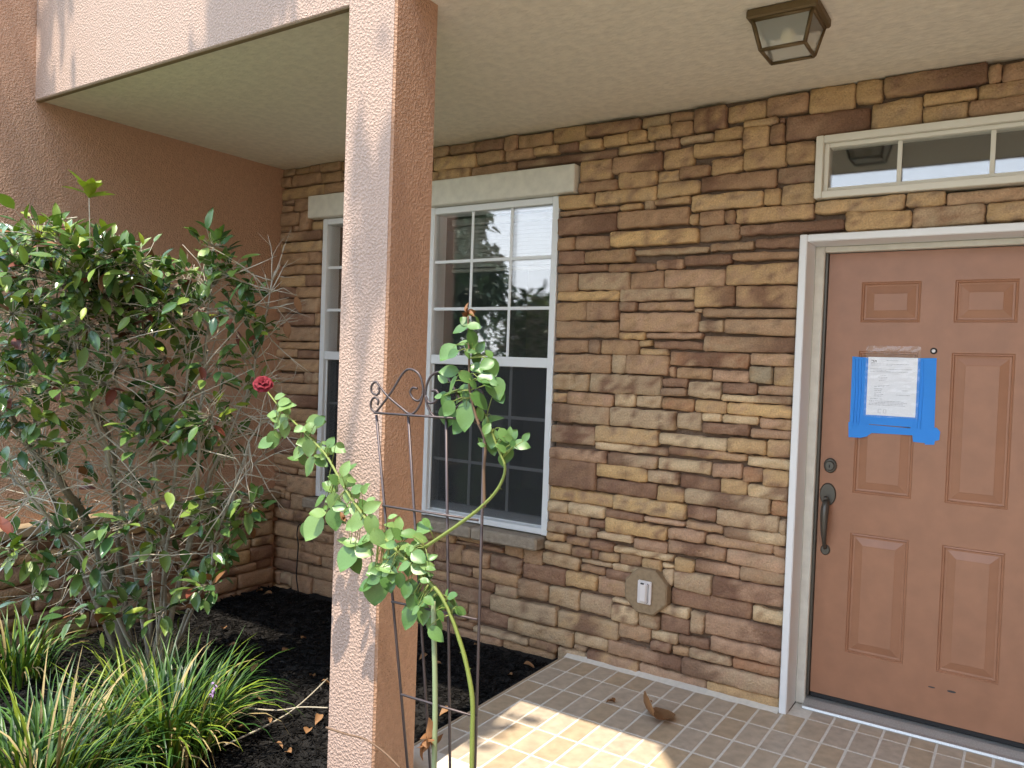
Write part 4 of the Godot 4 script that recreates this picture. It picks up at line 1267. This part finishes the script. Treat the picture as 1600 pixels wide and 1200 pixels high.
	for m in rest:
		var o := part("inner_leaves", rest[m].commit(), M[m], s)
		o.set_meta("kind", "stuff")
	var o := part("twigs", done(tw), M.twig, s, -base)
	o.set_meta("kind", "stuff")

func blade(st: SurfaceTool, foot: Vector3, dir: Vector3, length: float, w: float, lean: float) -> void:
	var side := dir.cross(Vector3.UP).normalized()
	var n := 7
	var prev := []
	var p := foot
	var a := PI / 2 - lean * 0.25
	for i in n + 1:
		var t := float(i) / n
		var hw := w * 0.5 * minf(1.0, (1.0 - t) * 2.2 + 0.04) * minf(1.0, 0.6 + t * 2.0)
		var nrm := (Vector3.UP * cos(a) - dir * sin(a)).normalized()
		var L := [p - side * hw + nrm * hw * 0.35, p, p + side * hw + nrm * hw * 0.35]
		if i > 0:
			for s in 2:
				quad(st, prev[s], prev[s + 1], L[s + 1], L[s], -nrm if nrm.y < 0 else nrm)
		prev = L
		p += (dir * cos(a) + Vector3.UP * sin(a)) * length / n
		a -= lean * (0.22 + 0.5 * t)

func clump(called: String, label: String, c: Vector3, n_parts: int, n_rest: int, spread: float, l0: float, l1: float, mats: Array, w: float, group := "") -> Node3D:
	var o := thing(called, label, "plant", c, group)
	var rest := {}
	for k in n_parts + n_rest:
		var ang := rng.randf() * TAU
		var dir := Vector3(cos(ang), 0, sin(ang))
		var foot := dir.rotated(Vector3.UP, rng.randf_range(-0.8, 0.8)) * sqrt(rng.randf()) * spread + Vector3(0, -0.03, 0)
		var length := rng.randf_range(l0, l1)
		var lean := rng.randf_range(0.25, 1.0)
		var m: String = mats[rng.randi() % mats.size()]
		if k < n_parts:
			var st := begin(false)
			blade(st, Vector3.ZERO, dir, length, w * rng.randf_range(0.7, 1.2), lean)
			part("blade", done(st), M[m], o, foot)
		else:
			if not rest.has(m):
				rest[m] = begin(false)
			blade(rest[m], foot, dir, length, w * rng.randf_range(0.7, 1.2), lean)
	for m in rest:
		var s := part("blades", done(rest[m]), M[m], o)
		s.set_meta("kind", "stuff")
	return o

func build_grasses() -> void:
	var blade_mix := ["blade_mid", "blade_mid", "blade_light", "blade_dark", "blade_dark", "blade_mid", "blade_light", "blade_mid", "blade_dark", "blade_dry"]  # blade colours drawn at random, the same mix for each lily-turf clump
	var a := on_y(255, 1175, -0.05)
	var big := clump("liriope", "large arching green lily-turf clump with lilac flower spike by column", a, 130, 420, 0.22, 0.24, 0.52, blade_mix, 0.011)
	var st := begin(false)
	var f0 := at(330, 1090, 2.95)
	var f1 := at(336, 1065, 2.95)
	tube(st, [f0 - Vector3(0, 0.2, 0), f0, f1], [0.0015, 0.0015, 0.001], 5)
	part("flower_stalk", done(st), M.cane, big, -a)
	for k in 12:
		var o := part("flower", T.dead_mesh, M.petal_lilac, big, f0.lerp(f1, k / 12.0) - a)
		o.basis = leaf_basis(rand_dir(), Vector3.UP, 0.014)
	clump("liriope", "yellow-green lily-turf clump spreading beside the large clump's outer side", on_y(60, 1260, -0.05), 110, 400, 0.24, 0.26, 0.52, blade_mix, 0.011)
	clump("liriope", "smaller lily-turf clump growing at the foot of the stucco wall", at(20, 1050, 3.75) * Vector3(1, 0, 1) + Vector3(0, -0.05, 0), 50, 120, 0.16, 0.25, 0.42, blade_mix, 0.010)
	clump("dry_grass_tuft", "fine dry grass tuft round the shrub's stems", at(235, 1035, 3.75) * Vector3(1, 0, 1) + Vector3(0, -0.05, 0), 40, 260, 0.14, 0.16, 0.36, ["blade_dry", "blade_dry", "blade_mid", "blade_dark"], 0.0032)

func build_fallen_leaves() -> void:
	var c := on_y(1015, 1122, 0.0)
	var curl := thing("fallen_leaf", "large curled brown leaf lying on the porch tiles", "leaf", c)
	var st := begin(false)
	var n := 9
	var P := []
	for j in n + 1:
		for i in n + 1:
			var s := float(i) / n * 2 - 1
			var t := float(j) / n
			var w := 0.085 * sqrt(maxf(sin(PI * clampf(t * 0.94 + 0.03, 0, 1)), 0.0))
			var a := s * 1.25
			P.append(Vector3(sin(a) * w, 0.004 + (1.0 - cos(a)) * w * 1.1 + 0.030 * t * t + noise.get_noise_2d(s * 60, t * 60) * 0.004, (t - 0.5) * 0.17))
	for j in n:
		for i in n:
			var a := j * (n + 1) + i
			quad(st, P[a], P[a + 1], P[a + n + 2], P[a + n + 1], Vector3.UP)
	var lf := part("blade", done(st), M.dead_leaf, curl)
	lf.basis = Basis(Vector3.UP, 0.5) * Basis(Vector3.FORWARD, 0.6)
	lf.position.y = 0.010
	for q in [[955, 1097, "small torn brown leaf scrap on tiles beside the curled leaf"], [1013, 1098, "tiny brown leaf stub on tiles behind the curled leaf"]]:
		var o := thing("leaf_scrap", q[2], "leaf", on_y(q[0], q[1], 0.002))
		for k in 3:
			var p := part("fragment", T.dead_mesh, M.leaf_brown, o, Vector3(k * 0.014 - 0.012, 0.006, 0.0))
			p.basis = leaf_basis(Vector3(cos(k * 2.2), 0.25, sin(k * 1.7)), Vector3.UP, 0.030 if q[0] < 1000 else 0.016)
	var spots := [[400, 1040], [440, 1020], [490, 1060], [500, 1068], [345, 1110], [420, 1125], [478, 1150], [395, 1090], [470, 1000], [410, 925], [425, 930], [800, 1058], [705, 1110], [818, 1040], [455, 1180], [430, 1165], [385, 1140], [500, 1120], [690, 1040], [370, 1010], [350, 985], [668, 1025], [740, 1010]]
	for q in spots:
		var p := on_y(q[0], q[1], -0.035)
		var o := thing("dry_leaf", "small dry brown leaf lying on the black mulch", "leaf", p, "dry leaves on the mulch")
		var l := part("blade", T.dead_mesh, M.dead_leaf, o, Vector3(0, 0.010, 0))
		l.basis = leaf_basis(Vector3(rng.randfn(), rng.randf_range(-0.1, 0.25), rng.randfn()), Vector3.UP + rand_dir() * 0.4, rng.randf_range(0.035, 0.07))
	for q in [[[510, 1137], [540, 1147], [570, 1155], [600, 1175], [625, 1200]], [[372, 1105], [430, 1110], [470, 1105], [512, 1106]], [[350, 1165], [450, 1115], [512, 1060]]]:
		var pts := []
		for e in q:
			pts.append(on_y(e[0], e[1], 0.0) if q[0][0] != 510 else at(e[0], e[1], 2.66 - (e[0] - 510) * 0.002))
		var o := thing("fallen_stick", "bare dark stick leaning across the foot of the column" if q[0][0] == 510 else ("pale thin stick lying flat on the mulch" if q[0][0] == 372 else "pale thin stick slanting up from the mulch towards the column"), "stick", pts[0])
		rod("stick", curve(pts, 4), [0.0045, 0.004, 0.004, 0.0035, 0.003], M.dry_cane if q[0][0] == 510 else M.twig, o, 6)

# ---------- trees out of the frame, seen in the glass and by their shade ----------
func tree(label: String, base: Vector3, clumps: Array, leaf: float, m: Material, trunk_r: float) -> void:
	var t := thing("garden_tree", label, "tree", base)
	var top: Vector3 = clumps[0][0]
	var fork := base.lerp(Vector3(lerpf(base.x, top.x, 0.35), top.y, lerpf(base.z, top.z, 0.35)), 0.55)
	rod("trunk", curve([base - Vector3(0, 0.2, 0), base.lerp(fork, 0.5) + Vector3(0.08, 0, 0.05), fork], 4), [trunk_r, trunk_r * 0.9, trunk_r * 0.8, trunk_r * 0.7, trunk_r * 0.62], M.bark, t, 9)
	var quadm := leaf_mesh(1.0, 0.5, 0.3, 0.1)
	var mm := MultiMesh.new()
	mm.transform_format = MultiMesh.TRANSFORM_3D
	mm.mesh = quadm
	var list := []
	var limbs := begin(false)
	for c in clumps:
		var cc: Vector3 = c[0]
		var r: float = c[1]
		tube(limbs, curve([fork, fork.lerp(cc, 0.5) + Vector3(0, 0.25, 0), cc], 3), [trunk_r * 0.4, trunk_r * 0.3, trunk_r * 0.2, trunk_r * 0.1], 6)
		var subs := []
		for k in 9:
			subs.append(cc + rand_dir() * r * rng.randf_range(0.3, 0.8))
		for k in int(c[2]):
			var s: Vector3 = subs[rng.randi() % 9]
			var p := s + rand_dir() * r * 0.42 * pow(rng.randf(), 0.6)
			list.append(Transform3D(leaf_basis(rand_dir() + Vector3(0, -0.3, 0), Vector3.UP + rand_dir() * 0.8, leaf * rng.randf_range(0.7, 1.3)), p - base))
	part("limbs", done(limbs), M.bark, t, -base)
	mm.instance_count = list.size()
	for i in list.size():
		mm.set_instance_transform(i, list[i])
	var o := MultiMeshInstance3D.new()
	o.multimesh = mm
	o.material_override = m
	o.name = "crown"
	t.add_child(o)
	o.set_meta("kind", "stuff")

func build_trees() -> void:
	tree("leafy tree overhanging the porch roof", Vector3(-3.6, -0.15, 3.2), [[Vector3(-2.62, 6.6, -0.78), 0.45, 620], [Vector3(-1.72, 6.4, -0.52), 0.26, 34], [Vector3(-4.1, 6.6, -0.72), 0.42, 60], [Vector3(-3.4, 7.2, 0.9), 0.7, 160],
		[Vector3(-2.6, 7.6, 1.9), 1.0, 420], [Vector3(-4.4, 7.3, 2.4), 1.2, 520], [Vector3(-3.4, 8.2, 3.4), 1.3, 600], [Vector3(-2.4, 7.0, 3.6), 1.1, 400]], 0.13, M.tree_leaf, 0.16)
	var far := []
	for k in 34:
		far.append([Vector3(-14.1 + rng.randf_range(-2.5, 2.4), rng.randf_range(2.4, 8.4), 8.2 + rng.randf_range(-1.6, 1.6)), 1.3, 900])
	tree("tall dense tree across the lawn, mirrored in the window", Vector3(-14.4, -0.15, 8.2), far, 0.30, M.tree_leaf, 0.22)
	# large-leaved sapling beside the lawn, seen dark against the sky in the upper sash
	var sb := Vector3(-4.62, -0.15, 0.05)
	var sap := thing("magnolia_sapling", "slender sapling with large broad leaves, mirrored in the window", "sapling", sb)
	rod("stem", curve([sb, sb + Vector3(0.05, 1.2, 0.03), sb + Vector3(0.04, 2.35, 0)], 4), [0.016, 0.012, 0.008], M.bark, sap, 7)
	var big := leaf_mesh(1.0, 0.42, 0.35, 0.2, 0.0, 0.9)
	for k in 11:
		var a := k * 2.4
		var lf := part("leaf", big, M.leaf_dark, sap, Vector3(0.04, 2.35 - 0.012 * k, 0))
		lf.basis = leaf_basis(Vector3(cos(a), 0.9 - 0.12 * k, sin(a)), Vector3.UP + Vector3(0, 0, -0.3), 0.25)
	var side := []
	for k in 10:
		side.append([Vector3(3.2 + rng.randf_range(-1.6, 1.6), rng.randf_range(4.0, 8.5), 13.0 + rng.randf_range(-1.5, 1.5)), 1.1, 420])
	tree("broad tree beyond the street, mirrored in the transom", Vector3(3.2, -0.15, 13.0), side, 0.22, M.tree_leaf, 0.2)
	var mm := MultiMesh.new()
	mm.transform_format = MultiMesh.TRANSFORM_3D
	mm.mesh = leaf_mesh(1.0, 0.5, 0.3, 0.1)
	mm.instance_count = 14000
	for i in 14000:
		var x := rng.randf_range(-20.0, -1.5)
		var d := rand_dir() * pow(rng.randf(), 0.3)
		var tall := 1.0 + 0.18 * noise.get_noise_1d(x * 0.9)
		mm.set_instance_transform(i, Transform3D(leaf_basis(rand_dir(), Vector3.UP + rand_dir() * 0.6, rng.randf_range(0.10, 0.18)), Vector3(x, 1.35 * tall + d.y * 1.4 * tall - 0.15, 7.0 + d.z * 0.8)))
	var o := MultiMeshInstance3D.new()
	o.multimesh = mm
	o.material_override = M.hedge_leaf
	o.name = "hedge"
	add_child(o)
	o.set_meta("kind", "stuff")
	tag(o, "long green hedge across the lawn, mirrored in the window", "hedge")


func _ready() -> void:
	# camera
	var cam := Camera3D.new()
	cam.name = "camera"
	add_child(cam)
	cam.transform = Transform3D(Basis(cx, cy, cz).orthonormalized(), CAM)
	cam.fov = rad_to_deg(2.0 * atan(600.0 / FOCAL))
	cam.near = 0.05
	cam.far = 300.0
	cam.current = true
	# sky, exposure
	var sky_mat := ProceduralSkyMaterial.new()
	sky_mat.sky_top_color = Color(0.67, 0.78, 0.92)
	sky_mat.sky_horizon_color = Color(0.94, 0.95, 0.955)
	sky_mat.sky_curve = 0.3
	sky_mat.ground_bottom_color = Color(0.30, 0.30, 0.24)
	sky_mat.ground_horizon_color = Color(0.55, 0.56, 0.52)
	sky_mat.sun_angle_max = 6.0
	var sky := Sky.new()
	sky.sky_material = sky_mat
	var env := Environment.new()
	env.background_mode = Environment.BG_SKY
	env.sky = sky
	env.background_energy_multiplier = 1.65
	env.tonemap_mode = Environment.TONE_MAPPER_LINEAR
	env.tonemap_exposure = 2.7
	env.sdfgi_enabled = true
	env.ssao_enabled = true
	env.ssil_enabled = true
	var we := WorldEnvironment.new()
	we.environment = env
	add_child(we)
	# sun: high, in front of the house and a little to the right
	var sun := DirectionalLight3D.new()
	sun.name = "sun"
	add_child(sun)
	sun.look_at_from_position(Vector3.ZERO, Vector3(-0.022, -1.0, -0.347), Vector3.RIGHT)
	sun.light_energy = 0.88
	sun.light_color = Color(1.0, 0.955, 0.88)
	sun.light_angular_distance = 0.53
	sun.shadow_enabled = true

	rng.seed = 20
	noise.seed = 4
	noise.frequency = 1.0
	noise.noise_type = FastNoiseLite.TYPE_SIMPLEX_SMOOTH
	make_materials()
	mat("drip", lin(0.22, 0.15, 0.08), 0.8)
	mat("scuff", lin(0.06, 0.055, 0.055), 0.8)
	mat("sill_stone", lin(0.40, 0.33, 0.25), 0.85, {"tex": T.cloudy, "bump": T.rock, "depth": 0.4, "scale": 4.0})
	mat("insect_screen", lin(0.03, 0.033, 0.036, 0.45), 0.8)
	M.insect_screen.transparency = BaseMaterial3D.TRANSPARENCY_ALPHA
	T.dead_mesh = leaf_mesh(1.0, 0.55, 0.7, 0.35, 0.06, 0.8)

	build_ground()
	build_floor()
	build_stone_wall()
	build_side_wall()
	build_house()
	build_window()
	build_transom()
	build_door()
	build_lamp()
	build_outlet()
	build_cable()
	build_trees()
	build_shrub()
	build_grasses()
	build_trellis()
	build_rose()
	build_fallen_leaves()
